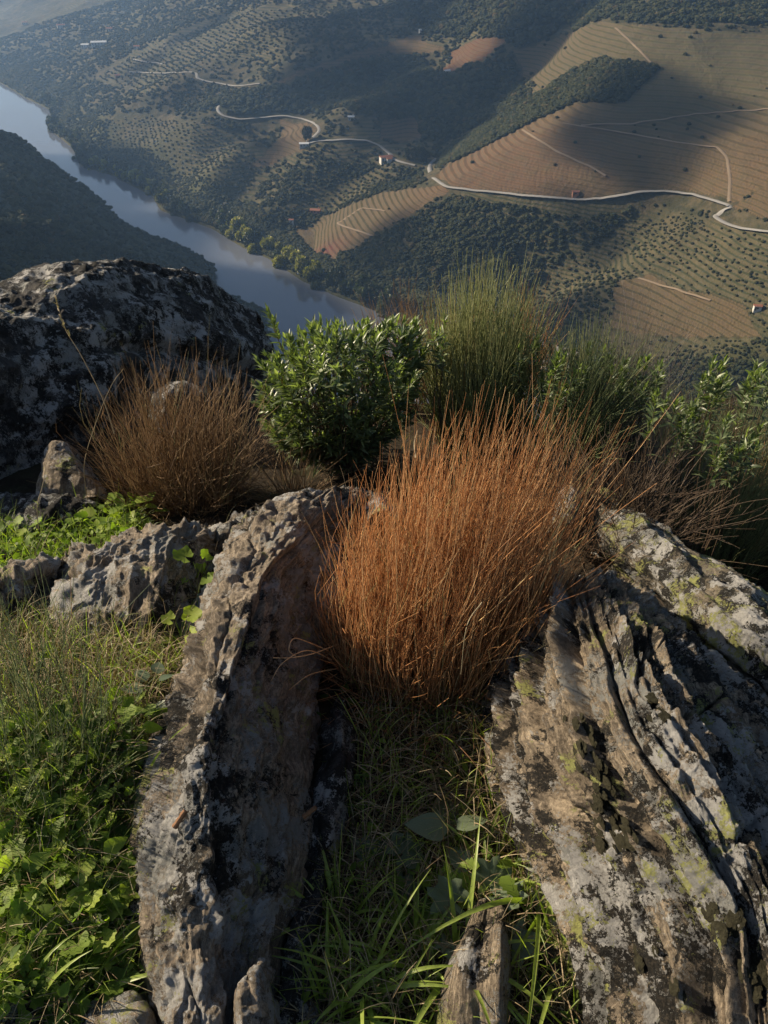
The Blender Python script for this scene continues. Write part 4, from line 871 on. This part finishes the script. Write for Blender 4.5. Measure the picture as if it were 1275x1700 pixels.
broom('broom_shrub', GP(1240, 900)+[.05, .2, 0], 240, .55, .14, .25, M_or, 'short orange-brown tuft at the right edge above the lichen slab', wdt=.0013, twig=2, seed=32, hvar=.5)
for i, (u, v, hg, mt, lb, s_) in enumerate(((1080,860,.62,M_dk,'dark twiggy scrub just behind the lichen-covered slab', 33),(1170,900,.62,M_gd,'dark green scrub above the right slab', 34),
      (1180,800,.62,M_dk,'brownish scrub below the grey twigs', 35),(1110,780,.6,M_gd,'dull green scrub in the middle of the right thicket', 36),(1255,980,.5,M_dk,'dark scrub at the right edge beside the slab', 37),
      (690,700,.75,M_br,'reddish brown twigs behind the leafy shrub', 38),(1050,960,.34,M_dk,'dark tuft at the head of the gully right of the orange broom', 40),(1210,700,.7,M_dk,'dark scrub behind the right leafy sprigs', 41),(1060,740,.6,M_gd,'dull green scrub beside the grey twigs', 42),(1150,840,.55,M_gd,'low green scrub in the hollow behind the lichen slab', 43),(1240,820,.6,M_gd,'green scrub in the hollow at the right edge', 44),(990,800,.5,M_gd,'green tuft squeezed behind the orange broom and the lichen slab', 45))):
    broom('scrub_bush', GP(u, v)+[0, .25, -.03], 260, hg, .2, .32, mt, lb, wdt=.0019, twig=4, seed=s_, hvar=.5, low=150, wob=.04)

# ------------------------------------------------------------ leafy shrubs
def leafy(name, base, tips, lf, label, nleaf=26, ll=.045, seed=1, mat=None, nparts=0, tipr=.09, stub=True, tmpl=LEAF, wdt=.0022):
    r_ = np.random.default_rng(seed); tips = np.asarray(tips, float)-base; n = len(tips); e_ = empty(name, base)
    t = np.linspace(0, 1, 8)[None, :, None]; o = r_.normal(0, .03, (n, 1, 3))*[1, 1, 0]
    mid = tips[:, None]*np.array([.55, .55, .35]); P = o*(1-t)+(2*t*(1-t))*mid+t*t*tips[:, None]+r_.normal(0, .012, (n, 8, 3))*t*(1-t)*2
    V, Fc = tubes(P, wdt*(1.4-1.0*np.linspace(0, 1, 8))[None]*np.ones((n, 1)), 4)
    tag(link('branches', mesh('branches', V, Fc, M_dk, {'tint': np.full(len(V), .6)}), e_), kind='stuff')
    PS, DS, SC_, TN = [], [], [], []
    for i in range(n):
        d = P[i, -1]-P[i, -3]; d /= np.linalg.norm(d)
        k_ = r_.integers(int(nleaf*.7), int(nleaf*1.3)); s_ = r_.uniform(0, 1, k_)**.65; pos = P[i, -1]-d*tipr*(1-s_)[:, None]*1.7+d*.006
        an = np.arange(k_)*2.4+r_.uniform(0, 6); A = np.cross(d, [0, .3, 1]); A /= np.linalg.norm(A)+1e-6; B = np.cross(d, A)
        side = A*np.cos(an)[:, None]+B*np.sin(an)[:, None]; spread = (1.25-1.0*s_)[:, None]; D = d*(.35+.75*s_)[:, None]+side*spread+[0, 0, .12]
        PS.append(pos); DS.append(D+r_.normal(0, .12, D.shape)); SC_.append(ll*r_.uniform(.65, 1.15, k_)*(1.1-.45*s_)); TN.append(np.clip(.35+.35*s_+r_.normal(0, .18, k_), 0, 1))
    PS, DS, SC_, TN = map(np.concatenate, (PS, DS, SC_, TN)); M = frames(DS, r_.normal(0, .5, len(PS)))
    near = np.argsort(np.linalg.norm(PS+base-np.array([0, 0, EYE]), axis=1)-2.5*(PS[:, 2])*0); sel = near[:nparts]; rs = near[nparts:]
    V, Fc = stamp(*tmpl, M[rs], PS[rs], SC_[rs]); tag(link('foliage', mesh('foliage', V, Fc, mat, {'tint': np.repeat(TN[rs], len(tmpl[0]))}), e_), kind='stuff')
    if nparts:
        LM = [mesh('leaf', tmpl[0], tmpl[1], mat, {'tint': np.full(len(tmpl[0]), tt)}) for tt in (.35, .5, .65, .8, .95)]
        for q in sel:
            o = link('leaf', LM[min(4, int(TN[q]*5))], e_); mw = Matrix(M[q].tolist()).to_4x4(); mw.translation = Vector(PS[q]); o.matrix_local = mw@Matrix.Scale(SC_[q], 4)
    tag(e_, label, 'shrub'); return e_
def tipcloud(n, cx_, cy_, rx, ry, Y0, dY, seed, lo=.2, power=.4):
    r_ = np.random.default_rng(seed); a = r_.uniform(0, 6.28, n); q = r_.uniform(lo, 1, n)**power; u = cx_+rx*q*np.cos(a); v = cy_+ry*q*np.sin(a)
    Y_ = Y0+dY*np.sqrt(np.clip(1-q*q, 0, 1))*r_.choice([-1, -.9, -.6, .2, .8], n)+r_.normal(0, .03, n); return PY(u, v, Y_)
b1 = GP(570, 800)+[0, .15, 0]
tp1 = np.concatenate([tipcloud(260, 560, 645, 135, 118, b1[1]+.12, .42, 61, .02, .5), PY([445,455,470,520,545,560,590,655,670,690,700,710,430,425,425,440,480,620,640], [520,540,585,545,540,570,545,525,535,545,560,575,600,640,670,700,560,560,540], b1[1]+.15),
                     tipcloud(36, 660, 590, 55, 60, b1[1]+.25, .2, 62), tipcloud(60, 540, 710, 100, 55, b1[1]-.02, .2, 63)])
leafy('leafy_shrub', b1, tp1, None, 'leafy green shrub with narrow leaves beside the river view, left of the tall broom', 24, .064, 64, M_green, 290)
for i, (u, v, rx, ry, n, dy, lb) in enumerate(((930,615,45,35,18,2.9,'cluster of leafy green sprigs just right of the tall broom'),(1060,620,45,28,18,2.9,'leafy green sprigs among the grey twigs'),(985,600,40,25,12,3.2,'small leafy sprigs on the skyline in front of the low broom'),
        (1185,625,28,30,14,2.7,'upright leafy sprig standing out on the right skyline'),(1265,640,25,40,12,2.5,'leafy sprig cut off by the right edge'),(1110,690,50,40,14,2.6,'dull leafy sprigs in the middle of the right thicket'),(1215,720,50,40,14,2.4,'leafy sprigs low at the right'),(735,545,22,22,4,3.0,'few leafy sprigs in front of the tall broom'),(880,585,22,25,6,3.0,'single leafy sprig at the right side of the tall broom'))):
    bb = PG(u, v, dy); tc = tipcloud(n, u, v, rx, ry, bb[1], .15, 70+i); leafy('leafy_shrub', bb, tc, None, lb, 24, .055, 80+i, M_green)

# ------------------------------------------------------------ grass, herbs
def blades(P0, D, L, W, droop, k_=7, r_=rng):           # curved ribbon blades
    n = len(P0); t = np.linspace(0, 1, k_); D = D/np.linalg.norm(D, axis=1, keepdims=True)
    C = P0[:, None]+D[:, None]*(L[:, None]*t)[..., None]; hor = D*[1, 1, 0]; hor /= np.linalg.norm(hor, axis=1, keepdims=True)+1e-6
    C = C+hor[:, None]*(droop*L*.45)[:, None, None]*(t**2)[None, :, None]; C[..., 2] -= (droop*L*.8)[:, None]*(t**2.4)
    T_ = np.gradient(C, axis=1); S = np.cross(T_, [0, 0, 1.]); S /= np.linalg.norm(S, axis=2, keepdims=True)+1e-6
    N_ = np.cross(S, T_); N_ /= np.linalg.norm(N_, axis=2, keepdims=True)+1e-6; tw = r_.uniform(-.9, .9, n)[:, None, None]; S = S*np.cos(tw)+N_*np.sin(tw)
    wd = W[:, None]*(np.minimum(1, .5+t*2.5)*(1-t**2.2))[None]; wd = np.maximum(wd, .0002)
    V = np.stack([C-S*wd[..., None], C+N_*wd[..., None]*-.35, C+S*wd[..., None]], 2)
    b_ = np.arange(n)[:, None, None]*k_*3+np.arange(k_-1)[None, :, None]*3+np.arange(2)[None, None, :]
    return V.reshape(-1, 3), np.stack([b_, b_+1, b_+4, b_+3], -1).reshape(-1, 4)
def tuft(px, py, n, L, label, W=.003, droop=.8, mat=None, seed=1, spread=.03, out=.7, cat='grass tuft', name='grass_tuft', dz=0, tv=(.5, .9)):
    r_ = np.random.default_rng(seed); b_ = GP(px, py)+[0, 0, dz]; e_ = empty(name, b_)
    for i in range(n):
        a = r_.uniform(0, 6.28); D = np.array([[math.cos(a)*out*r_.uniform(.3, 1), math.sin(a)*out*r_.uniform(.3, 1), 1.]])
        V, Fc = blades(np.array([[math.cos(a)*spread*r_.uniform(), math.sin(a)*spread*r_.uniform(), -.01]]), D, np.array([L*r_.uniform(.5, 1.1)]), np.array([W*r_.uniform(.7, 1.2)]), np.array([droop*r_.uniform(.5, 1.2)]), 9, r_)
        link('blade', mesh('blade', V, Fc, mat or M_grass, {'tint': np.full(len(V), r_.uniform(*tv))}), e_)
    tag(e_, label, cat); return e_
for i, a in enumerate((
 (560,1530,16,.22,'grass tuft growing from the gully beside the rock rib',.0030,.8),(600,1650,18,.24,'broad-bladed grass tuft at the bottom of the gully',.0034,.9),(545,1690,14,.20,'grass tuft at the bottom edge beside the jagged rock fin',.0034,.9),
 (760,1610,16,.26,'grass tuft with wide arching blades against the small upright slab',.0038,1.),(690,1600,14,.2,'grass tuft in the middle of the lower gully',.003,.9),(800,1450,10,.20,'grass tuft above the small upright slab',.0028,1.),
 (905,1500,9,.34,'long arching grass blades at the foot of the layered slab',.0034,1.25),(930,1610,9,.22,'pale grass tuft beside the lower left edge of the layered slab',.003,1.1),(750,1230,10,.14,'thin grass tuft just below the orange broom',.0018,.7),
 (660,1300,12,.14,'fine grass tuft in the upper gully',.0016,.7),(190,1590,16,.24,'bright grass tuft among the herbs on the left',.0032,.8),(235,1640,14,.22,'grass tuft leaning over the foot of the ridge',.0030,1.),
 (120,1670,16,.2,'grass tuft at the bottom left corner',.003,.9),(205,1330,12,.24,'tall grass tuft at the edge of the herbs beside the ridge',.0028,.7),(30,1690,12,.2,'grass tuft beside the pale stone in the corner',.003,.8),
 (290,1060,12,.16,'grass tuft in the cleft left of the ridge top',.002,.6),(645,1700,16,.18,'grass tuft on the bottom edge in the gully centre',.003,.9),(150,1440,12,.2,'long grass blades rising through the middle of the herb patch',.003,.7))):
    tuft(*a[:3], a[3]*1.15, a[4], W=a[5]*1.45, droop=a[6], seed=200+i, tv=(.5, .85))
for i, a in enumerate(((320,960,12,.22,'dry straw-coloured grass tuft against the upper ridge'),(245,1130,16,.20,'dry grass tuft in the pale grass left of the ridge'),(660,1240,14,.16,'curled dry grass tuft under the orange broom'),(700,1420,14,.12,'short dry grass tuft in the gully centre'),
      (250,1540,12,.14,'dry grass tuft pressed against the sunlit foot of the ridge'),(870,1430,12,.16,'dry straw at the left edge of the layered slab'),(50,960,8,.3,'dry grass stalks with curled tips at the left edge'),(960,1660,10,.16,'dry grass under the layered slab at the bottom'),(215,960,8,.24,'thin dry stalks above the low rounded rock'),(600,1560,12,.10,'flattened dry grass at the foot of the gully'))):
    tuft(*a[:5], W=.0013, droop=.9, mat=M_dry, seed=240+i, out=.8, tv=(.2, 1.), cat='dry grass')
def inpx(n, P, r_):
    P = np.array(P, float); lo, hi = P.min(0), P.max(0); o = []
    while len(o) < n:
        q = r_.uniform(lo, hi, (n*3, 2)); o += list(q[inpoly(q[:, 0], q[:, 1], P)])
    return np.array(o[:n])
def field(name, polys, n, L, W, mat, tv, seed, label, droop=.6, out=.6, lift=0):
    r_ = np.random.default_rng(seed); PP = []
    for P, fr_ in polys:
        W4 = np.array([GP(a, b)[:2] for a, b in P]); q = inpx(int(n*fr_), W4, r_); PP.append(q)
    q = np.concatenate(PP); m_ = len(q); z_ = gz(q[:, 0], q[:, 1]); a = r_.uniform(0, 6.28, m_); D = np.stack([np.cos(a)*out*r_.uniform(.1, 1, m_), np.sin(a)*out*r_.uniform(.1, 1, m_), np.ones(m_)], -1)
    V, Fc = blades(np.stack([q[:, 0], q[:, 1], z_-.005+lift], -1), D, L*r_.uniform(.35, 1.15, m_), W*r_.uniform(.6, 1.2, m_), droop*r_.uniform(.2, 1.3, m_), 6, r_)
    tag(link(name, mesh(name, V, Fc, mat, {'tint': np.repeat(r_.uniform(*tv, m_), 18)})), label, kind='stuff')
LEFT = [(-60,1260),(120,1230),(255,1260),(245,1700),(-60,1720)]
UPL = [(-60,1020),(100,1030),(250,960),(350,930),(360,1000),(330,1090),(290,1180),(240,1300),(-60,1300)]
GUL = [(600,1130),(830,1150),(840,1320),(900,1450),(960,1700),(480,1720),(540,1500),(600,1280)]
BACK = [(-60,880),(240,850),(250,900),(150,960),(-60,980)]
field('grass', [(LEFT, .32), (UPL, .20), (GUL, .11), (BACK, .14)], 9500, .15, .0014, M_grass, (0, .95), 301, 'short green grass covering the soil between the rocks')
field('dry_grass', [(LEFT, .33), (UPL, .47), (GUL, .20)], 9500, .17, .0012, M_dry, (0, 1.), 302, 'thin dry grass threaded through the green grass', .8, .9)
field('dry_grass', [([(350,920),(1275,1000),(1400,640),(400,640)], 1.)], 3800, .28, .0014, M_dry, (0, .8), 303, 'dry grass on the dark slope behind the rocks', .7, .7)
def litter(n, P, seed, name, mat, L, label):
    r_ = np.random.default_rng(seed); q = inpx(n, [GP(a, b)[:2] for a, b in P], r_); a = r_.uniform(0, 6.28, n); l = L*r_.uniform(.3, 1.2, n); z_ = gz(q[:, 0], q[:, 1])+r_.uniform(.001, .02, n)
    t = np.linspace(-.5, .5, 4)[None, :, None]; D = np.stack([np.cos(a), np.sin(a), r_.normal(0, .25, n)], -1); Pq = np.stack([q[:, 0], q[:, 1], z_], -1)[:, None]+D[:, None]*l[:, None, None]*t+r_.normal(0, .06, (n, 1, 3))*l[:, None, None]*(t*2)**2
    V, Fc = tubes(Pq, r_.uniform(.0005, .0013, n)[:, None]*np.ones((1, 4))); tag(link(name, mesh(name, V, Fc, mat, {'tint': np.repeat(r_.uniform(0, 1, n), 12)})), label, kind='stuff')
litter(2600, GUL, 311, 'twig_litter', M_dk, .06, 'fallen twigs on the gully floor'); litter(1500, GUL, 312, 'straw_litter', M_dry, .045, 'broken straw on the gully floor')
litter(1200, LEFT, 313, 'straw_litter', M_dry, .05, 'broken straw among the herbs')
# leafy ground herbs
HERB_M = {}
def hleaf(kind, tint):
    k_ = (kind, round(tint*5))
    if k_ not in HERB_M:
        T_, mt = {'oval': (OVAL, M_herb), 'lob': (LOB, M_herb), 'lob2': (LOB2, M_glau), 'pinn': (PINN, M_herb), 'glau': (OVAL, M_glau)}[kind]; HERB_M[k_] = mesh('leaf', T_[0], T_[1], mt, {'tint': np.full(len(T_[0]), tint)})
    return HERB_M[k_]
def herb(px, py, n, ls, kind, label, seed, hgt=.05, spread=.05, tv=(.2, 1), dz=0, name='herb', bright=0):
    r_ = np.random.default_rng(seed); b_ = GP(px, py)+[0, 0, dz]; e_ = empty(name, b_); SP = []
    for i in range(n):
        a = i*2.4+r_.uniform(0, .8); rr = spread*math.sqrt((i+.5)/n); h_ = hgt*(1.1-.6*i/n)*r_.uniform(.7, 1.2); s_ = ls*r_.uniform(.7, 1.2)
        o = np.array([math.cos(a)*rr, math.sin(a)*rr, h_]); D = np.array([[math.cos(a), math.sin(a), r_.uniform(-.2, .45)]]); M = frames(D, np.array([r_.normal(0, .35)]))[0]
        ob = link('leaf', hleaf(kind, min(1, max(0, r_.uniform(*tv)))), e_); mw = Matrix(M.tolist()).to_4x4(); mw.translation = Vector(o); ob.matrix_local = mw@Matrix.Diagonal((s_*r_.uniform(.85, 1.15), s_, s_, 1)); SP.append(o)
    t = np.linspace(0, 1, 5)[None, :, None]; SP = np.array(SP)[:, None]; P = SP*t+np.array([0, 0, 1.])*(t*(1-t))*.02-[0, 0, .005]
    V, Fc = tubes(P, np.full((n, 5), .0008)); tag(link('stalks', mesh('stalks', V, Fc, M_grass, {'tint': np.full(len(V), .4)}), e_), kind='stuff'); tag(e_, label, 'herb'); return e_
r_ = np.random.default_rng(400); q = inpx(34, [(0,1230),(230,1220),(240,1400),(225,1560),(150,1640),(0,1660)], r_); q = q[np.argsort(q[:, 1])]
adj = ['bright', 'dark', 'yellowish', 'glossy', 'low', 'spreading', 'small']; rown = ['under the broom stems', 'high in the patch', 'halfway down the patch', 'near the bottom grass']; seen_l = {}
for i, (u, v) in enumerate(q):
    kd = ['oval', 'lob', 'oval', 'lob', 'pinn'][i % 5]; kn = {'oval': 'oval-leaved', 'lob': 'round-leaved', 'pinn': 'jagged-leaved'}[kd]; nr = ['by the sunlit ridge', 'in mid patch', 'by the left edge'][0 if u > 160 else 1 if u > 75 else 2]
    for a_ in adj:
        lb = f"{a_} {kn} herb {nr}, {rown[min(3, int((v-1220)/110))]}"
        if lb not in seen_l: break
    seen_l[lb] = 1; herb(u, v, 12, .042 if kd != 'pinn' else .06, kd, lb, 410+i, .07, .075, tv={'bright': (.6, 1), 'dark': (0, .5), 'yellowish': (.7, 1)}.get(a_, (.2, 1)))
def leaffill(name, P, n, ls, T_, mat, seed, label, hz_=.09, tv=(.1, 1)):
    r_ = np.random.default_rng(seed); q = inpx(n, [GP(a, b)[:2] for a, b in P], r_); z_ = gz(q[:, 0], q[:, 1])+r_.uniform(0, hz_, n); a = r_.uniform(0, 6.28, n)
    M = frames(np.stack([np.cos(a), np.sin(a), r_.normal(.1, .4, n)], -1), r_.normal(0, .5, n)); V, Fc = stamp(*T_, M, np.stack([q[:, 0], q[:, 1], z_], -1), ls*r_.uniform(.4, 1.2, n))
    tag(link(name, mesh(name, V, Fc, mat, {'tint': np.repeat(r_.uniform(*tv, n), len(T_[0]))})), label, kind='stuff')
leaffill('ground_cover', LEFT, 1500, .024, OVAL, M_herb, 501, 'dense small leaves under the herbs')
leaffill('ground_cover', LEFT, 600, .036, LOB, M_herb, 502, 'rounded leaves filling the herb patch')
leaffill('ground_cover', GUL, 1300, .018, OVAL, M_herb, 503, 'tiny seedling leaves on the gully floor', .03)
leaffill('ground_cover', BACK, 700, .03, OVAL, M_herb, 504, 'bright leaves behind the left rocks', .08, (.3, 1))
herb(180, 880, 16, .06, 'pinn', 'bright green clump at the foot of the brown bush', 601, .09, .10, (.4, 1)); herb(225, 868, 14, .06, 'oval', 'bright herb just left of the brown bush', 602, .08, .08, (.4, 1)); herb(25, 915, 10, .055, 'lob', 'dark herb at the left edge behind the grey rock', 603, .08, .09)
herb(345, 1000, 7, .055, 'lob', 'bright leaves tucked against the upper left side of the ridge', 604, .13, .05, (.6, 1)); herb(312, 1085, 5, .05, 'lob', 'single backlit yellow-green round leaf beside the ridge', 605, .11, .03, (.9, 1)); herb(265, 1180, 7, .05, 'glau', 'grey-green leaves in the pale grass beside the ridge', 606, .08, .06)
herb(640, 1450, 4, .07, 'lob2', 'broad dark grey-green leaf lying in the gully', 607, .04, .02, (0, .5)); herb(750, 1410, 4, .085, 'glau', 'upright long grey-green leaf in the gully centre', 608, .06, .02, (.3, .9)); herb(800, 1540, 5, .085, 'lob2', 'large lobed pale leaves beside the small upright slab', 609, .07, .035, (.5, 1))
herb(810, 1470, 6, .06, 'pinn', 'jagged leaves above the large lobed leaves', 610, .07, .04, (.4, .9)); herb(690, 1500, 8, .05, 'pinn', 'small jagged herb in the lower gully', 611, .05, .05, (.3, .9)); herb(560, 1180, 6, .04, 'oval', 'dark leaves in the shade under the orange broom', 612, .03, .05, (0, .4)); herb(740, 1530, 6, .045, 'lob', 'round leaves among the lower gully grass', 613, .04, .05, (.2, .8))

# ------------------------------------------------------------ single dry stalks, stubs
def stalk(pts, rad, mat, label, tint=.8, head=0, seed=1, name='dry_grass_stalk', cat='grass stalk'):
    P = crom(np.array(pts), 40); b_ = P[0].copy(); e_ = empty(name, b_); V, Fc = tubes((P-b_)[None], np.linspace(rad, rad*.45, 40)[None], 5); link('stem', mesh('stem', V, Fc, mat, {'tint': np.full(len(V), tint)}), e_)
    if head:
        r_ = np.random.default_rng(seed); n = 60; i_ = r_.integers(int(40*(1-head)), 40, n); o = P[i_]-b_; d = P[-1]-P[int(40*(1-head))]; d /= np.linalg.norm(d); D = d*1.+r_.normal(0, .25, (n, 3))
        V, Fc = stamp(*LEAF, frames(D, r_.uniform(0, 6, n)), o, r_.uniform(.010, .022, n)); link('seed_head', mesh('seed_head', V, Fc, M_dry, {'tint': np.repeat(r_.uniform(.5, 1, n), len(LEAF[0]))}), e_)
    tag(e_, label, cat); return e_
stalk([PY(190,720,2.35), PY(170,660,2.4), PY(135,590,2.45), PY(108,545,2.5), PY(94,498,2.55)], .0022, M_dry, 'tall dry grass stalk with a seed head crossing in front of the huge boulder', .6, .33)
stalk([PY(64,880,1.6), PY(62,840,1.62), PY(72,800,1.65), PY(78,750,1.7)], .0013, M_dry, 'straight pale stalk in front of the low dark rock', .8)
stalk([PY(145,830,2.2), PY(140,770,2.2), PY(160,700,2.25), PY(185,640,2.3), PY(205,612,2.3)], .0014, M_dry, 'bent dry stalk left of the brown bush', .7)
stalk([PY(690,760,1.9), PY(688,735,1.95), PY(693,715,1.98)], .0025, M_dry, 'small pale curled blade above the orange broom', .9)
stalk([PY(800,1000,1.05), PY(775,1040,1.0), PY(765,1120,1.0)], .0012, M_dry, 'pale grass stem caught in the orange broom', .9)
for i, pts in enumerate(([(545,1080,.05),(500,1062,.16),(485,1062,.2),(480,1080,.2),(492,1090,.18)], [(550,1095,.02),(510,1080,.15),(470,1100,.2),(450,1130,.2)], [(560,1070,.05),(520,1085,.13),(480,1092,.17),(425,1092,.2),(422,1100,.2)], [(560,1110,.0),(515,1120,.1),(480,1145,.12)])):
    stalk([PZ(*p) for p in pts], .0014, M_or, ['curled orange stem hooking over the ridge face, uppermost', 'curved orange stem drooping over the ridge face, longest to the left', 'thin orange stem reaching furthest across the ridge', 'short orange stem at the lower left of the broom'][i], .8, name='orange_twig', cat='twig')
M_stub = plain('rusty_brown_bark', (.17,.085,.04), .8, .3, 60)
def stub(a, b_, rad, label):
    P = np.linspace(a, b_, 12); c0 = P.mean(0).copy(); rr = rad*(1+.12*np.sin(np.arange(12)*1.7)); V, Fc = tubes((P-c0)[None], rr[None], 9)
    V = np.concatenate([V, (P[0]-c0)[None], (P[-1]-c0)[None]]); n = len(V); cap = [(i, (i+1) % 9, n-2, n-2) for i in range(9)]+[(n-11+(i+1) % 9, n-11+i, n-1, n-1) for i in range(9)]
    me = bpy.data.meshes.new('dry_stick'); me.from_pydata([tuple(v) for v in V], [], [tuple(int(q) for q in f) for f in Fc]+[tuple(int(q) for q in f[:3]) for f in cap]); me.materials.append(M_stub); o = link('dry_stick', me, None, c0); tag(o, label, 'stick')
stub(PZ(503,1357,.10), PZ(525,1340,.11), .0045, 'short orange-brown stick lying in the dark gully'); stub(PZ(289,1374,.36), PZ(308,1346,.375), .0045, 'rusty brown stick resting in a crack of the sunlit ridge')
